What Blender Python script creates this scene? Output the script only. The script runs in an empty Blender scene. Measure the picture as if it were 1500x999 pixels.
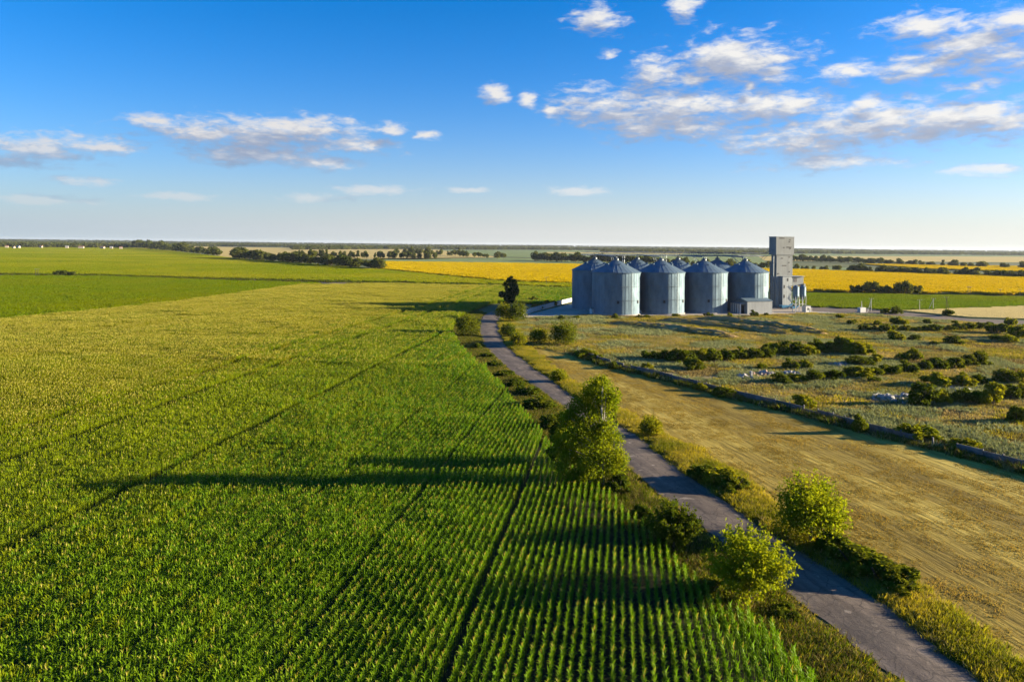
import bpy, bmesh, math, random
import numpy as np
from mathutils import Vector, Matrix

R = math.radians
rng = np.random.RandomState(7)
random.seed(7)
sc = bpy.context.scene
COL = sc.collection

# ------------------------------------------------------------------ camera
F, CX, CY, HC = 1083.0, 750.0, 358.5, 30.0   # CY: principal point, above the middle of the frame
PITCH, ROLL = 0.0, 0.65
CAM_R = Matrix.Rotation(R(90 - PITCH), 3, 'X') @ Matrix.Rotation(R(ROLL), 3, 'Z')
cam_d = bpy.data.cameras.new('camera')
cam = bpy.data.objects.new('camera', cam_d)
COL.objects.link(cam)
cam.location = (0, 0, HC)
cam.rotation_euler = CAM_R.to_euler()
cam_d.sensor_width = 36.0
cam_d.lens = F / 1500 * 36
cam_d.shift_y = -(499.5 - CY) / 1500
cam_d.clip_start = 0.5
cam_d.clip_end = 150000
sc.camera = cam


def ray(px, py):
    return CAM_R @ Vector(((px - CX) / F, -(py - CY) / F, -1.0))


def G(px, py, z=0.0):
    """ground point (height z) seen at a place of the 1500x999 photograph"""
    d = ray(px, py)
    t = (z - HC) / d.z
    return Vector((d.x * t, d.y * t, z))


def mpp(p):
    """metres per photograph pixel at a point"""
    return max(p.y, 1) / F


# ------------------------------------------------------------------ tagging
def tag(o, label=None, cat=None, group=None, kind=None):
    if label: o['label'] = label
    if cat: o['category'] = cat
    if group: o['group'] = group
    if kind: o['kind'] = kind
    return o


def thing(name, label, cat, loc=(0, 0, 0), rz=0, group=None):
    o = bpy.data.objects.new(name, None)
    COL.objects.link(o)
    o.empty_display_size = 0.3
    o.location = loc
    o.rotation_euler = (0, 0, rz)
    return tag(o, label, cat, group)


def link(name, me, parent=None, mats=None):
    o = bpy.data.objects.new(name, me)
    COL.objects.link(o)
    if parent is not None: o.parent = parent
    for m in (mats or []): me.materials.append(m)
    return o


# ------------------------------------------------------------------ mesh helpers
def mesh_np(name, verts, quads, mats=None, mat_idx=None, smooth=False):
    """mesh from arrays: verts (n,3), quads (m,4)"""
    me = bpy.data.meshes.new(name)
    n, m = len(verts), len(quads)
    me.vertices.add(n)
    me.vertices.foreach_set('co', np.asarray(verts, np.float32).ravel())
    me.loops.add(m * 4)
    me.loops.foreach_set('vertex_index', np.asarray(quads, np.int32).ravel())
    me.polygons.add(m)
    me.polygons.foreach_set('loop_start', np.arange(0, m * 4, 4, dtype=np.int32))
    if mat_idx is not None:
        me.polygons.foreach_set('material_index', np.asarray(mat_idx, np.int32))
    if smooth:
        me.polygons.foreach_set('use_smooth', np.ones(m, bool))
    for mm in (mats or []): me.materials.append(mm)
    me.update(calc_edges=True)
    return me


class MB:
    """collects boxes, tubes, prisms in one mesh"""
    def __init__(s):
        s.v, s.f, s.m = [], [], []

    def box(s, a, b, M=None, mi=0):
        x0, y0, z0 = a; x1, y1, z1 = b
        p = [(x0, y0, z0), (x1, y0, z0), (x1, y1, z0), (x0, y1, z0), (x0, y0, z1), (x1, y0, z1), (x1, y1, z1), (x0, y1, z1)]
        s.add(p, [(0, 3, 2, 1), (4, 5, 6, 7), (0, 1, 5, 4), (1, 2, 6, 5), (2, 3, 7, 6), (3, 0, 4, 7)], M, mi)

    def add(s, p, f, M=None, mi=0):
        k = len(s.v)
        if M is not None: p = [tuple(M @ Vector(q)) for q in p]
        s.v += p
        s.f += [tuple(i + k for i in q) for q in f]
        s.m += [mi] * len(f)

    def tube(s, a, b, r0, r1=None, n=8, mi=0, cap=True):
        a, b = Vector(a), Vector(b)
        r1 = r0 if r1 is None else r1
        d = (b - a).normalized()
        u = d.cross(Vector((0, 0, 1)) if abs(d.z) < .95 else Vector((1, 0, 0))).normalized()
        w = d.cross(u)
        p = []
        for c, r in ((a, r0), (b, r1)):
            for i in range(n):
                t = 2 * math.pi * i / n
                p.append(tuple(c + u * (r * math.cos(t)) + w * (r * math.sin(t))))
        f = [(i, (i + 1) % n, n + (i + 1) % n, n + i) for i in range(n)]
        if cap: f += [tuple(range(n - 1, -1, -1)), tuple(range(n, 2 * n))]
        s.add(p, f, None, mi)

    def path(s, pts, r0, r1, n=6, mi=0):
        for i in range(len(pts) - 1):
            t0, t1 = i / (len(pts) - 1), (i + 1) / (len(pts) - 1)
            s.tube(pts[i], pts[i + 1], r0 + (r1 - r0) * t0, r0 + (r1 - r0) * t1, n, mi)

    def mesh(s, name, mats, smooth=False):
        me = bpy.data.meshes.new(name)
        me.from_pydata(s.v, [], s.f)
        me.polygons.foreach_set('material_index', np.asarray(s.m, np.int32))
        if smooth: me.polygons.foreach_set('use_smooth', np.ones(len(s.f), bool))
        for m in mats: me.materials.append(m)
        me.update()
        return me

    def obj(s, name, mat, parent=None, smooth=False):
        return link(name, s.mesh(name, mat if isinstance(mat, (list, tuple)) else [mat], smooth), parent)


# ------------------------------------------------------------------ materials
def newmat(name):
    m = bpy.data.materials.new(name)
    m.use_nodes = True
    nt = m.node_tree
    for n in list(nt.nodes): nt.nodes.remove(n)
    out = nt.nodes.new('ShaderNodeOutputMaterial')
    return m, nt, out


def N(nt, t, **kw):
    n = nt.nodes.new(t)
    for k, v in kw.items():
        if k in n.inputs: n.inputs[k].default_value = v
        else: setattr(n, k, v)
    return n


def mixc(nt, fac, a, b):
    n = nt.nodes.new('ShaderNodeMix')
    n.data_type = 'RGBA'
    for i, v in ((0, fac), (6, a), (7, b)):
        if hasattr(v, 'is_linked') or hasattr(v, 'links'): nt.links.new(v, n.inputs[i])
        elif i == 0: n.inputs[0].default_value = v
        else: n.inputs[i].default_value = (*v, 1)
    return n.outputs[2]


def math_(nt, op, a, b=0.0, clamp=False):
    n = nt.nodes.new('ShaderNodeMath')
    n.operation = op
    n.use_clamp = clamp
    for i, v in ((0, a), (1, b)):
        if hasattr(v, 'links'): nt.links.new(v, n.inputs[i])
        else: n.inputs[i].default_value = v
    return n.outputs[0]


def ramp(nt, fac, stops):
    n = nt.nodes.new('ShaderNodeValToRGB')
    e = n.color_ramp.elements
    while len(e) < len(stops): e.new(0.5)
    for k, (p, c) in enumerate(stops):
        e[k].position = p
        e[k].color = (*c, 1) if len(c) == 3 else c
    nt.links.new(fac, n.inputs[0])
    return n.outputs[0]


def noise(nt, vec, scale, detail=4, rough=.55, dist=0.0):
    n = N(nt, 'ShaderNodeTexNoise')
    n.inputs['Scale'].default_value = scale
    n.inputs['Detail'].default_value = detail
    n.inputs['Roughness'].default_value = rough
    n.inputs['Distortion'].default_value = dist
    if vec is not None: nt.links.new(vec, n.inputs['Vector'])
    return n.outputs[0]


def worldpos(nt, rot=0.0, scale=(1, 1, 1)):
    g = N(nt, 'ShaderNodeNewGeometry')
    if rot == 0 and scale == (1, 1, 1): return g.outputs['Position']
    m = N(nt, 'ShaderNodeMapping')
    m.vector_type = 'TEXTURE'
    m.inputs['Rotation'].default_value = (0, 0, rot)
    m.inputs['Scale'].default_value = tuple(1 / q for q in scale)
    nt.links.new(g.outputs['Position'], m.inputs['Vector'])
    return m.outputs[0]


def foliage(name, c1, c2, trans=.4, big=0.03, c3=None, rough=.7, spec=.0, big_w=(.4, .62), tcol=None):
    """leaf material: colour differs from plant to plant and in broad natural patches"""
    m, nt, out = newmat(name)
    oi = N(nt, 'ShaderNodeObjectInfo')
    wp = worldpos(nt)
    c = mixc(nt, oi.outputs['Random'], c1, c2)
    n2 = noise(nt, wp, 1.7, 2)
    f2 = math_(nt, 'MULTIPLY_ADD', n2, 1.6, True)
    f2.node.inputs[2].default_value = -.35
    hs = N(nt, 'ShaderNodeHueSaturation')
    nt.links.new(c, hs.inputs['Color'])
    nh = math_(nt, 'MULTIPLY_ADD', noise(nt, wp, 6.5, 1), .09)
    nh.node.inputs[2].default_value = .455
    nt.links.new(nh, hs.inputs['Hue'])
    v = math_(nt, 'MULTIPLY_ADD', n2, 1.1)
    v.node.inputs[2].default_value = .45
    nt.links.new(v, hs.inputs['Value'])
    col = hs.outputs[0]
    if c3 is not None:
        nb = noise(nt, wp, big, 3)
        mr = N(nt, 'ShaderNodeMapRange')
        mr.inputs[1].default_value, mr.inputs[2].default_value = big_w
        nt.links.new(nb, mr.inputs[0])
        col = mixc(nt, mr.outputs[0], col, c3)
    p = N(nt, 'ShaderNodeBsdfPrincipled')
    p.inputs['Roughness'].default_value = rough
    p.inputs['Specular IOR Level'].default_value = spec
    nt.links.new(col, p.inputs['Base Color'])
    t = N(nt, 'ShaderNodeBsdfTranslucent')
    tc = N(nt, 'ShaderNodeMix'); tc.data_type = 'RGBA'; tc.blend_type = 'MULTIPLY'
    tc.inputs[0].default_value = 1
    nt.links.new(col, tc.inputs[6])
    tc.inputs[7].default_value = (*(tcol or (1.7, 1.5, .5)), 1)
    nt.links.new(tc.outputs[2], t.inputs['Color'])
    mx = N(nt, 'ShaderNodeMixShader')
    mx.inputs[0].default_value = trans
    nt.links.new(p.outputs[0], mx.inputs[1])
    nt.links.new(t.outputs[0], mx.inputs[2])
    nt.links.new(mx.outputs[0], out.inputs[0])
    return m


def ground_mat(name, stops, scale=.05, fine=3.0, bump=.3, rot=0, stretch=(1, 1, 1), bump_scale=None, detail=6, rough=.9, dist=.05, lanes=0):
    m, nt, out = newmat(name)
    wp = worldpos(nt, rot, stretch)
    a = noise(nt, wp, scale, detail, .6)
    b = noise(nt, wp, fine, 4, .6)
    f = math_(nt, 'ADD', math_(nt, 'MULTIPLY', a, .65), math_(nt, 'MULTIPLY', b, .35))
    if lanes:     # passes of the machine, side by side along the field
        wv = N(nt, 'ShaderNodeTexWave')
        wv.bands_direction = 'Y'
        wv.inputs['Scale'].default_value = lanes
        wv.inputs['Distortion'].default_value = 3.0
        wv.inputs['Detail'].default_value = 2
        wv.inputs['Detail Scale'].default_value = .4
        nt.links.new(worldpos(nt, rot), wv.inputs['Vector'])
        f = math_(nt, 'ADD', f, math_(nt, 'MULTIPLY', math_(nt, 'SUBTRACT', wv.outputs[1], .5), .05))
    c = ramp(nt, f, stops)
    p = N(nt, 'ShaderNodeBsdfPrincipled')
    p.inputs['Roughness'].default_value = rough
    p.inputs['Specular IOR Level'].default_value = .1
    nt.links.new(c, p.inputs['Base Color'])
    if bump:
        bn = N(nt, 'ShaderNodeBump')
        bn.inputs['Strength'].default_value = bump
        bn.inputs['Distance'].default_value = dist
        h = noise(nt, wp, bump_scale or fine, 5, .65)
        nt.links.new(h, bn.inputs['Height'])
        nt.links.new(bn.outputs[0], p.inputs['Normal'])
    nt.links.new(p.outputs[0], out.inputs[0])
    return m


def surf(name, c, rough=.6, metal=0.0, spec=.4, var=.25, vscale=.6, bump=0.0, bscale=20, stretch=(1, 1, 1), ribs=None, c2=None):
    """painted / bare surface with uneven tone; ribs = (waves per metre along object z, depth)"""
    m, nt, out = newmat(name)
    tc = N(nt, 'ShaderNodeTexCoord')
    mp = N(nt, 'ShaderNodeMapping')
    mp.inputs['Scale'].default_value = stretch
    nt.links.new(tc.outputs['Object'], mp.inputs['Vector'])
    n1 = noise(nt, mp.outputs[0], vscale, 6, .65)
    c2 = c2 or tuple(x * (1 - var * 1.6) for x in c)
    mr = N(nt, 'ShaderNodeMapRange')
    mr.inputs[1].default_value, mr.inputs[2].default_value = .35, .68
    nt.links.new(n1, mr.inputs[0])
    col = mixc(nt, mr.outputs[0], c, c2)
    oi = N(nt, 'ShaderNodeObjectInfo')
    p = N(nt, 'ShaderNodeBsdfPrincipled')
    p.inputs['Metallic'].default_value = metal
    p.inputs['Specular IOR Level'].default_value = spec
    nt.links.new(col, p.inputs['Base Color'])
    rr = math_(nt, 'MULTIPLY_ADD', n1, .3)
    rr.node.inputs[2].default_value = rough - .15
    nt.links.new(rr, p.inputs['Roughness'])
    h = None
    if ribs:
        w = N(nt, 'ShaderNodeTexWave')
        w.wave_type = 'BANDS'
        w.bands_direction = ribs[2] if len(ribs) > 2 else 'Z'
        w.inputs['Scale'].default_value = ribs[0]
        nt.links.new(tc.outputs['Object'], w.inputs['Vector'])
        h = w.outputs[1]
        bn = N(nt, 'ShaderNodeBump')
        bn.inputs['Strength'].default_value = .6
        bn.inputs['Distance'].default_value = ribs[1]
        nt.links.new(h, bn.inputs['Height'])
        nt.links.new(bn.outputs[0], p.inputs['Normal'])
    elif bump:
        bn = N(nt, 'ShaderNodeBump')
        bn.inputs['Strength'].default_value = bump
        bn.inputs['Distance'].default_value = .03
        nt.links.new(noise(nt, mp.outputs[0], bscale, 4, .6), bn.inputs['Height'])
        nt.links.new(bn.outputs[0], p.inputs['Normal'])
    nt.links.new(p.outputs[0], out.inputs[0])
    return m


# ------------------------------------------------------------------ polygons and scatter
def inside(poly, pts):
    """vectorised point in polygon, poly list of (x,y)"""
    P = np.asarray([(p[0], p[1]) for p in poly])
    x, y = pts[:, 0], pts[:, 1]
    r = np.zeros(len(pts), bool)
    j = len(P) - 1
    for i in range(len(P)):
        xi, yi, xj, yj = P[i, 0], P[i, 1], P[j, 0], P[j, 1]
        c = ((yi > y) != (yj > y)) & (x < (xj - xi) * (y - yi) / ((yj - yi) if yj != yi else 1e-9) + xi)
        r ^= c
        j = i
    return r


def poly_px(pp):
    return [G(*p) for p in pp]


def sheet(name, poly, z, mat, kind='structure', edge=0.0):
    """flat field; edge > 0 gives it vertical sides (a crop that stands that high)"""
    bm = bmesh.new()
    vs = [bm.verts.new((p[0], p[1], z)) for p in poly]
    f = bm.faces.new(vs)
    bm.normal_update()
    if f.normal.z < 0: bmesh.ops.reverse_faces(bm, faces=[f])
    if edge:
        r = bmesh.ops.extrude_face_region(bm, geom=[f])
        # the copy becomes the top; drop the first face
        for v in [e for e in r['geom'] if isinstance(e, bmesh.types.BMVert)]: v.co.z += edge
        bm.normal_update()
    me = bpy.data.meshes.new(name)
    bm.to_mesh(me); bm.free()
    return tag(link(name, me, None, [mat]), kind=kind)


def scatter(name, pts, rot, scl, idx, protos, kind='stuff', label=None, cat=None):
    """one object of countless plants: geometry-node instances on points"""
    coll = bpy.data.collections.new(name + '_pieces')
    for p in protos: coll.objects.link(p)
    n = len(pts)
    me = bpy.data.meshes.new(name)
    me.vertices.add(n)
    me.vertices.foreach_set('co', np.asarray(pts, np.float32).ravel())
    for an, ty, dat in (('rot', 'FLOAT_VECTOR', np.asarray(rot, np.float32)), ('scl', 'FLOAT_VECTOR', np.asarray(scl, np.float32)), ('idx', 'INT', np.asarray(idx, np.int32))):
        a = me.attributes.new(an, ty, 'POINT')
        a.data.foreach_set('vector' if ty == 'FLOAT_VECTOR' else 'value', dat.ravel())
    ob = link(name, me)
    tag(ob, label, cat, None, kind)
    ng = bpy.data.node_groups.new(name + '_nodes', 'GeometryNodeTree')
    ng.interface.new_socket('Geometry', in_out='INPUT', socket_type='NodeSocketGeometry')
    ng.interface.new_socket('Geometry', in_out='OUTPUT', socket_type='NodeSocketGeometry')
    gi, go = ng.nodes.new('NodeGroupInput'), ng.nodes.new('NodeGroupOutput')
    ip = ng.nodes.new('GeometryNodeInstanceOnPoints')
    ci = ng.nodes.new('GeometryNodeCollectionInfo')
    ci.inputs['Collection'].default_value = coll
    ci.inputs['Separate Children'].default_value = True
    ci.inputs['Reset Children'].default_value = True
    ip.inputs['Pick Instance'].default_value = True

    def attr(nm, ty):
        a = ng.nodes.new('GeometryNodeInputNamedAttribute')
        a.data_type = ty
        a.inputs['Name'].default_value = nm
        return a.outputs['Attribute']
    er = ng.nodes.new('FunctionNodeEulerToRotation')
    ng.links.new(attr('rot', 'FLOAT_VECTOR'), er.inputs[0])
    ng.links.new(gi.outputs[0], ip.inputs['Points'])
    ng.links.new(ci.outputs[0], ip.inputs['Instance'])
    ng.links.new(er.outputs[0], ip.inputs['Rotation'])
    ng.links.new(attr('scl', 'FLOAT_VECTOR'), ip.inputs['Scale'])
    ng.links.new(attr('idx', 'INT'), ip.inputs['Instance Index'])
    ng.links.new(ip.outputs[0], go.inputs[0])
    md = ob.modifiers.new('plants', 'NODES')
    md.node_group = ng
    return ob


def strips(base, dirs, length, width, droop, seg, up0, r):
    """bent leaf blades as arrays: base (n,3), dirs (n,2) headings; returns verts, quads"""
    n = len(base)
    V = np.zeros((n, seg + 1, 2, 3))
    h = np.concatenate([dirs, np.zeros((n, 1))], 1)
    side = np.stack([-dirs[:, 1], dirs[:, 0], np.zeros(n)], 1)
    pos = base.copy()
    ang = up0.copy()
    for k in range(seg + 1):
        t = k / seg
        w = width * (np.sin(math.pi * min(.98, .18 + .8 * t)) ** .8)
        V[:, k, 0] = pos - side * (w * .5)[:, None]
        V[:, k, 1] = pos + side * (w * .5)[:, None]
        pos = pos + (h * np.cos(ang)[:, None] + np.array([0, 0, 1.]) * np.sin(ang)[:, None]) * (length / seg)[:, None]
        ang = ang - droop / seg
    q = []
    b = np.arange(n) * (seg + 1) * 2
    for k in range(seg):
        q.append(np.stack([b + 2 * k, b + 2 * k + 1, b + 2 * k + 3, b + 2 * k + 2], 1))
    return V.reshape(-1, 3), np.concatenate(q)


def merge(parts):
    """[(verts, quads, material index)] -> verts, quads, indices"""
    V, Q, M, k = [], [], [], 0
    for v, q, m in parts:
        V.append(v); Q.append(q + k); M.append(np.full(len(q), m)); k += len(v)
    return np.concatenate(V), np.concatenate(Q), np.concatenate(M)


def headings(r, n):
    a = r.uniform(0, 2 * math.pi, n)
    return np.stack([np.cos(a), np.sin(a)], 1)


def quad_cloud(r, c, nrm, size, ratio=1.7):
    """leaf quads centred at c with normals nrm"""
    n = len(c)
    t = r.normal(size=(n, 3))
    t -= nrm * (t * nrm).sum(1)[:, None]
    t /= np.linalg.norm(t, axis=1)[:, None] + 1e-9
    b = np.cross(nrm, t)
    s = (size * r.uniform(.6, 1.35, n))[:, None]
    V = np.stack([c - t * s * ratio * .5, c + b * s * .5, c + t * s * ratio * .5, c - b * s * .5], 1)
    q = np.arange(n * 4).reshape(n, 4)
    return V.reshape(-1, 3), q


def unit(r, n):
    d = r.normal(size=(n, 3))
    return d / np.linalg.norm(d, axis=1)[:, None]


# ------------------------------------------------------------------ world: sky, clouds, sun
SUN_EL, SUN_AZ = 11.5, 86.0     # azimuth clockwise from +Y (the camera looks along +Y)
SKY_STRENGTH, SUN_STRENGTH = 0.05, 5.0
w = bpy.data.worlds.new('World')
sc.world = w
w.use_nodes = True
w.cycles.sampling_method = 'MANUAL'
w.cycles.sample_map_resolution = 512
nt = w.node_tree
for n in list(nt.nodes): nt.nodes.remove(n)
wo = nt.nodes.new('ShaderNodeOutputWorld')
bg = nt.nodes.new('ShaderNodeBackground')
sky = nt.nodes.new('ShaderNodeTexSky')
sky.sky_type = 'NISHITA'
sky.sun_disc = False
sky.sun_elevation = R(SUN_EL)
sky.sun_rotation = R(SUN_AZ)
sky.air_density, sky.dust_density, sky.ozone_density = 1.0, 0.5, 4.2
hs = nt.nodes.new('ShaderNodeHueSaturation')
hs.inputs['Saturation'].default_value = 1.22
wb = nt.nodes.new('ShaderNodeVectorMath'); wb.operation = 'MULTIPLY'; wb.inputs[1].default_value = (1.0, 1.05, 1.28)
nt.links.new(sky.outputs[0], wb.inputs[0])
nt.links.new(wb.outputs[0], hs.inputs['Color'])

CLOUDS = [(232, 178, 48, 13), (300, 197, 80, 15), (400, 202, 130, 24), (440, 190, 95, 18), (520, 212, 62, 12), (470, 238, 72, 11), (380, 225, 105, 14),
          (575, 190, 30, 10), (625, 198, 26, 7), (50, 220, 85, 20), (150, 215, 70, 14), (20, 236, 75, 12), (115, 265, 60, 8), (60, 293, 80, 6),
          (260, 288, 65, 6), (550, 279, 65, 8), (450, 290, 50, 7), (690, 279, 36, 4), (725, 140, 22, 14), (773, 148, 16, 11), (805, 163, 11, 9),
          (875, 28, 48, 17), (1005, 12, 26, 17), (893, 80, 16, 8), (1080, 88, 95, 30), (1050, 80, 45, 22), (1135, 108, 42, 14), (955, 108, 50, 22),
          (900, 157, 90, 27), (1000, 165, 115, 30), (1120, 155, 100, 24), (930, 186, 55, 20), (1000, 186, 65, 13), (1260, 190, 180, 30),
          (1180, 206, 115, 20), (1380, 175, 130, 30), (1460, 172, 90, 28), (1270, 150, 24, 13), (1220, 238, 105, 11), (1445, 248, 60, 9),
          (1240, 105, 42, 15), (1370, 95, 75, 22), (1430, 70, 95, 30), (1350, 40, 75, 19), (1480, 30, 65, 20), (1345, 105, 55, 16),
          (1420, 128, 58, 9), (840, 280, 50, 7), (1020, 117, 32, 9), (1100, 126, 14, 8)]
# some more of the same cloud field outside the frame
CLOUDS += [(1650, 120, 160, 35), (1750, 60, 120, 30), (1640, 215, 140, 20), (-150, 200, 110, 18), (1950, 150, 180, 35), (600, -150, 140, 40), (1200, -120, 200, 45), (1700, -90, 160, 50)]


def make_cloud_group():
    g = bpy.data.node_groups.new('cloud_density', 'ShaderNodeTree')
    g.interface.new_socket('AzEl', in_out='INPUT', socket_type='NodeSocketVector')
    g.interface.new_socket('Density', in_out='OUTPUT', socket_type='NodeSocketFloat')
    g.interface.new_socket('Mask', in_out='OUTPUT', socket_type='NodeSocketFloat')
    gi, go = g.nodes.new('NodeGroupInput'), g.nodes.new('NodeGroupOutput')
    acc = None
    for (px, py, hw, hh) in CLOUDS:
        d = ray(px, py).normalized()
        az, el = math.atan2(d.x, d.y), math.asin(d.z)
        k = math.cos(az) ** 2
        if hw > 75: hw, hh = hw * 1.12, hh * 1.12
        s = g.nodes.new('ShaderNodeVectorMath'); s.operation = 'SUBTRACT'
        g.links.new(gi.outputs[0], s.inputs[0]); s.inputs[1].default_value = (az, el, 0)
        m = g.nodes.new('ShaderNodeVectorMath'); m.operation = 'MULTIPLY'
        g.links.new(s.outputs[0], m.inputs[0]); m.inputs[1].default_value = (F / (hw * 1.22) / max(.2, k), F / (hh * 1.45) / max(.3, math.cos(az)), 0)
        l = g.nodes.new('ShaderNodeVectorMath'); l.operation = 'LENGTH'
        g.links.new(m.outputs[0], l.inputs[0])
        if acc is None: acc = l.outputs['Value']
        else:
            mn = g.nodes.new('ShaderNodeMath'); mn.operation = 'SMOOTH_MIN'
            mn.inputs[2].default_value = .25
            g.links.new(acc, mn.inputs[0]); g.links.new(l.outputs['Value'], mn.inputs[1])
            acc = mn.outputs[0]
    mask = math_(g, 'SUBTRACT', 1.0, acc)
    mask = math_(g, 'MAXIMUM', mask, -1.5)
    mp = g.nodes.new('ShaderNodeMapping'); mp.inputs['Scale'].default_value = (1.0, 2.7, 1)
    g.links.new(gi.outputs[0], mp.inputs['Vector'])
    n1 = noise(g, mp.outputs[0], 12, 9, .6, .3)
    n2 = noise(g, mp.outputs[0], 40, 7, .62, .3)
    d = math_(g, 'ADD', mask, math_(g, 'MULTIPLY', math_(g, 'SUBTRACT', n1, .5), 1.75))
    d = math_(g, 'ADD', d, math_(g, 'MULTIPLY', math_(g, 'SUBTRACT', n2, .5), 1.85))
    g.links.new(d, go.inputs[0])
    g.links.new(mask, go.inputs[1])
    return g


cg = make_cloud_group()
tc = nt.nodes.new('ShaderNodeTexCoord')
sx = nt.nodes.new('ShaderNodeSeparateXYZ')
nt.links.new(tc.outputs['Generated'], sx.inputs[0])
az = math_(nt, 'ARCTAN2', sx.outputs[0], sx.outputs[1])
el = math_(nt, 'ARCSINE', sx.outputs[2])
cx = nt.nodes.new('ShaderNodeCombineXYZ')
nt.links.new(az, cx.inputs[0]); nt.links.new(el, cx.inputs[1])
# aerosol veil towards the horizon, brighter on the sun's side
veil = math_(nt, 'EXPONENT', math_(nt, 'MULTIPLY', math_(nt, 'MAXIMUM', el, 0.0), -1 / .063))
veil = math_(nt, 'MINIMUM', math_(nt, 'MULTIPLY', veil, 1.15), .88)
vz = nt.nodes.new('ShaderNodeMapRange')
vz.inputs[1].default_value, vz.inputs[2].default_value = -1.0, 1.0
nt.links.new(az, vz.inputs[0])
vcol = ramp(nt, vz.outputs[0], [(.2, (2.5, 3.0, 3.45)), (.47, (3.55, 3.65, 3.7)), (.8, (4.5, 4.55, 4.3))])
hazy = mixc(nt, veil, hs.outputs[0], vcol)
g1 = nt.nodes.new('ShaderNodeGroup'); g1.node_tree = cg
nt.links.new(cx.outputs[0], g1.inputs[0])
of = nt.nodes.new('ShaderNodeVectorMath'); of.operation = 'ADD'
nt.links.new(cx.outputs[0], of.inputs[0]); of.inputs[1].default_value = (.010, .017, 0)
g2 = nt.nodes.new('ShaderNodeGroup'); g2.node_tree = cg
nt.links.new(of.outputs[0], g2.inputs[0])
mr = nt.nodes.new('ShaderNodeMapRange'); mr.interpolation_type = 'SMOOTHSTEP'
mr.inputs[1].default_value, mr.inputs[2].default_value = 0.0, .95
nt.links.new(g1.outputs[0], mr.inputs[0])
alpha = mr.outputs[0]
fade = nt.nodes.new('ShaderNodeMapRange')
fade.inputs[1].default_value, fade.inputs[2].default_value = .03, .12
fade.inputs[3].default_value, fade.inputs[4].default_value = .25, .97
nt.links.new(el, fade.inputs[0])
alpha = math_(nt, 'MULTIPLY', alpha, fade.outputs[0], True)
lit = math_(nt, 'MULTIPLY', math_(nt, 'SUBTRACT', g1.outputs[0], g2.outputs[0]), 1.15)
lit = math_(nt, 'ADD', lit, math_(nt, 'MULTIPLY', math_(nt, 'SUBTRACT', g1.outputs[1], g2.outputs[1]), .55))
thick = math_(nt, 'MULTIPLY', g1.outputs[0], -.42)
lit = math_(nt, 'ADD', lit, thick)
lm = nt.nodes.new('ShaderNodeMapRange')
lm.inputs[1].default_value, lm.inputs[2].default_value = -1.2, .75
nt.links.new(lit, lm.inputs[0])
warm = nt.nodes.new('ShaderNodeMapRange')      # clouds nearer the sun's side of the sky catch more of its light
warm.inputs[1].default_value, warm.inputs[2].default_value = -.7, .3
nt.links.new(az, warm.inputs[0])
ccol = ramp(nt, lm.outputs[0], [(0.0, (1.75, 2.0, 2.6)), (.46, (2.3, 2.5, 3.05)), (.70, (3.4, 3.5, 3.75)), (.98, (4.7, 4.6, 4.4))])
ccol2 = ramp(nt, lm.outputs[0], [(0.0, (1.2, 1.5, 2.2)), (.46, (1.5, 1.8, 2.5)), (.74, (2.15, 2.35, 2.9)), (1, (3.6, 3.5, 3.5))])
ccol = mixc(nt, warm.outputs[0], ccol2, ccol)
final = mixc(nt, alpha, hazy, ccol)
nt.links.new(final, bg.inputs['Color'])
bg.inputs['Strength'].default_value = SKY_STRENGTH
nt.links.new(bg.outputs[0], wo.inputs[0])

sl = bpy.data.lights.new('sun', 'SUN')
sl.energy = SUN_STRENGTH
sl.angle = R(0.55)
sl.color = (1.0, .84, .58)
so = bpy.data.objects.new('sun', sl)
COL.objects.link(so)
sd = Vector((math.sin(R(SUN_AZ)) * math.cos(R(SUN_EL)), math.cos(R(SUN_AZ)) * math.cos(R(SUN_EL)), math.sin(R(SUN_EL))))
so.rotation_euler = sd.to_track_quat('Z', 'Y').to_euler()
so.location = (200, 0, 120)

sc.view_settings.view_transform = 'Standard'
sc.view_settings.look = 'None'
sc.view_settings.gamma = 1
sc.view_settings.exposure = 2.0
sc.view_settings.use_curve_mapping = False
sc.render.engine = 'CYCLES'
cy = sc.cycles
cy.use_denoising = True
cy.max_bounces = 5
cy.diffuse_bounces = 2
cy.glossy_bounces = 2
cy.transmission_bounces = 4
cy.volume_bounces = 0
cy.transparent_max_bounces = 6
cy.caustics_reflective = cy.caustics_refractive = False
cy.sample_clamp_indirect = 4

# ------------------------------------------------------------------ the ground and the far fields
M = {}
M['ground'] = ground_mat('far_farmland', [(.3, (.05, .075, .025)), (.5, (.09, .11, .04)), (.7, (.16, .15, .06))], scale=.003, fine=.02, bump=0)
bm = bmesh.new()
S = 13000
bmesh.ops.create_grid(bm, x_segments=40, y_segments=40, size=S)
me = bpy.data.meshes.new('ground'); bm.to_mesh(me); bm.free()
gnd = tag(link('ground', me, None, [M['ground']]), kind='structure')

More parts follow.
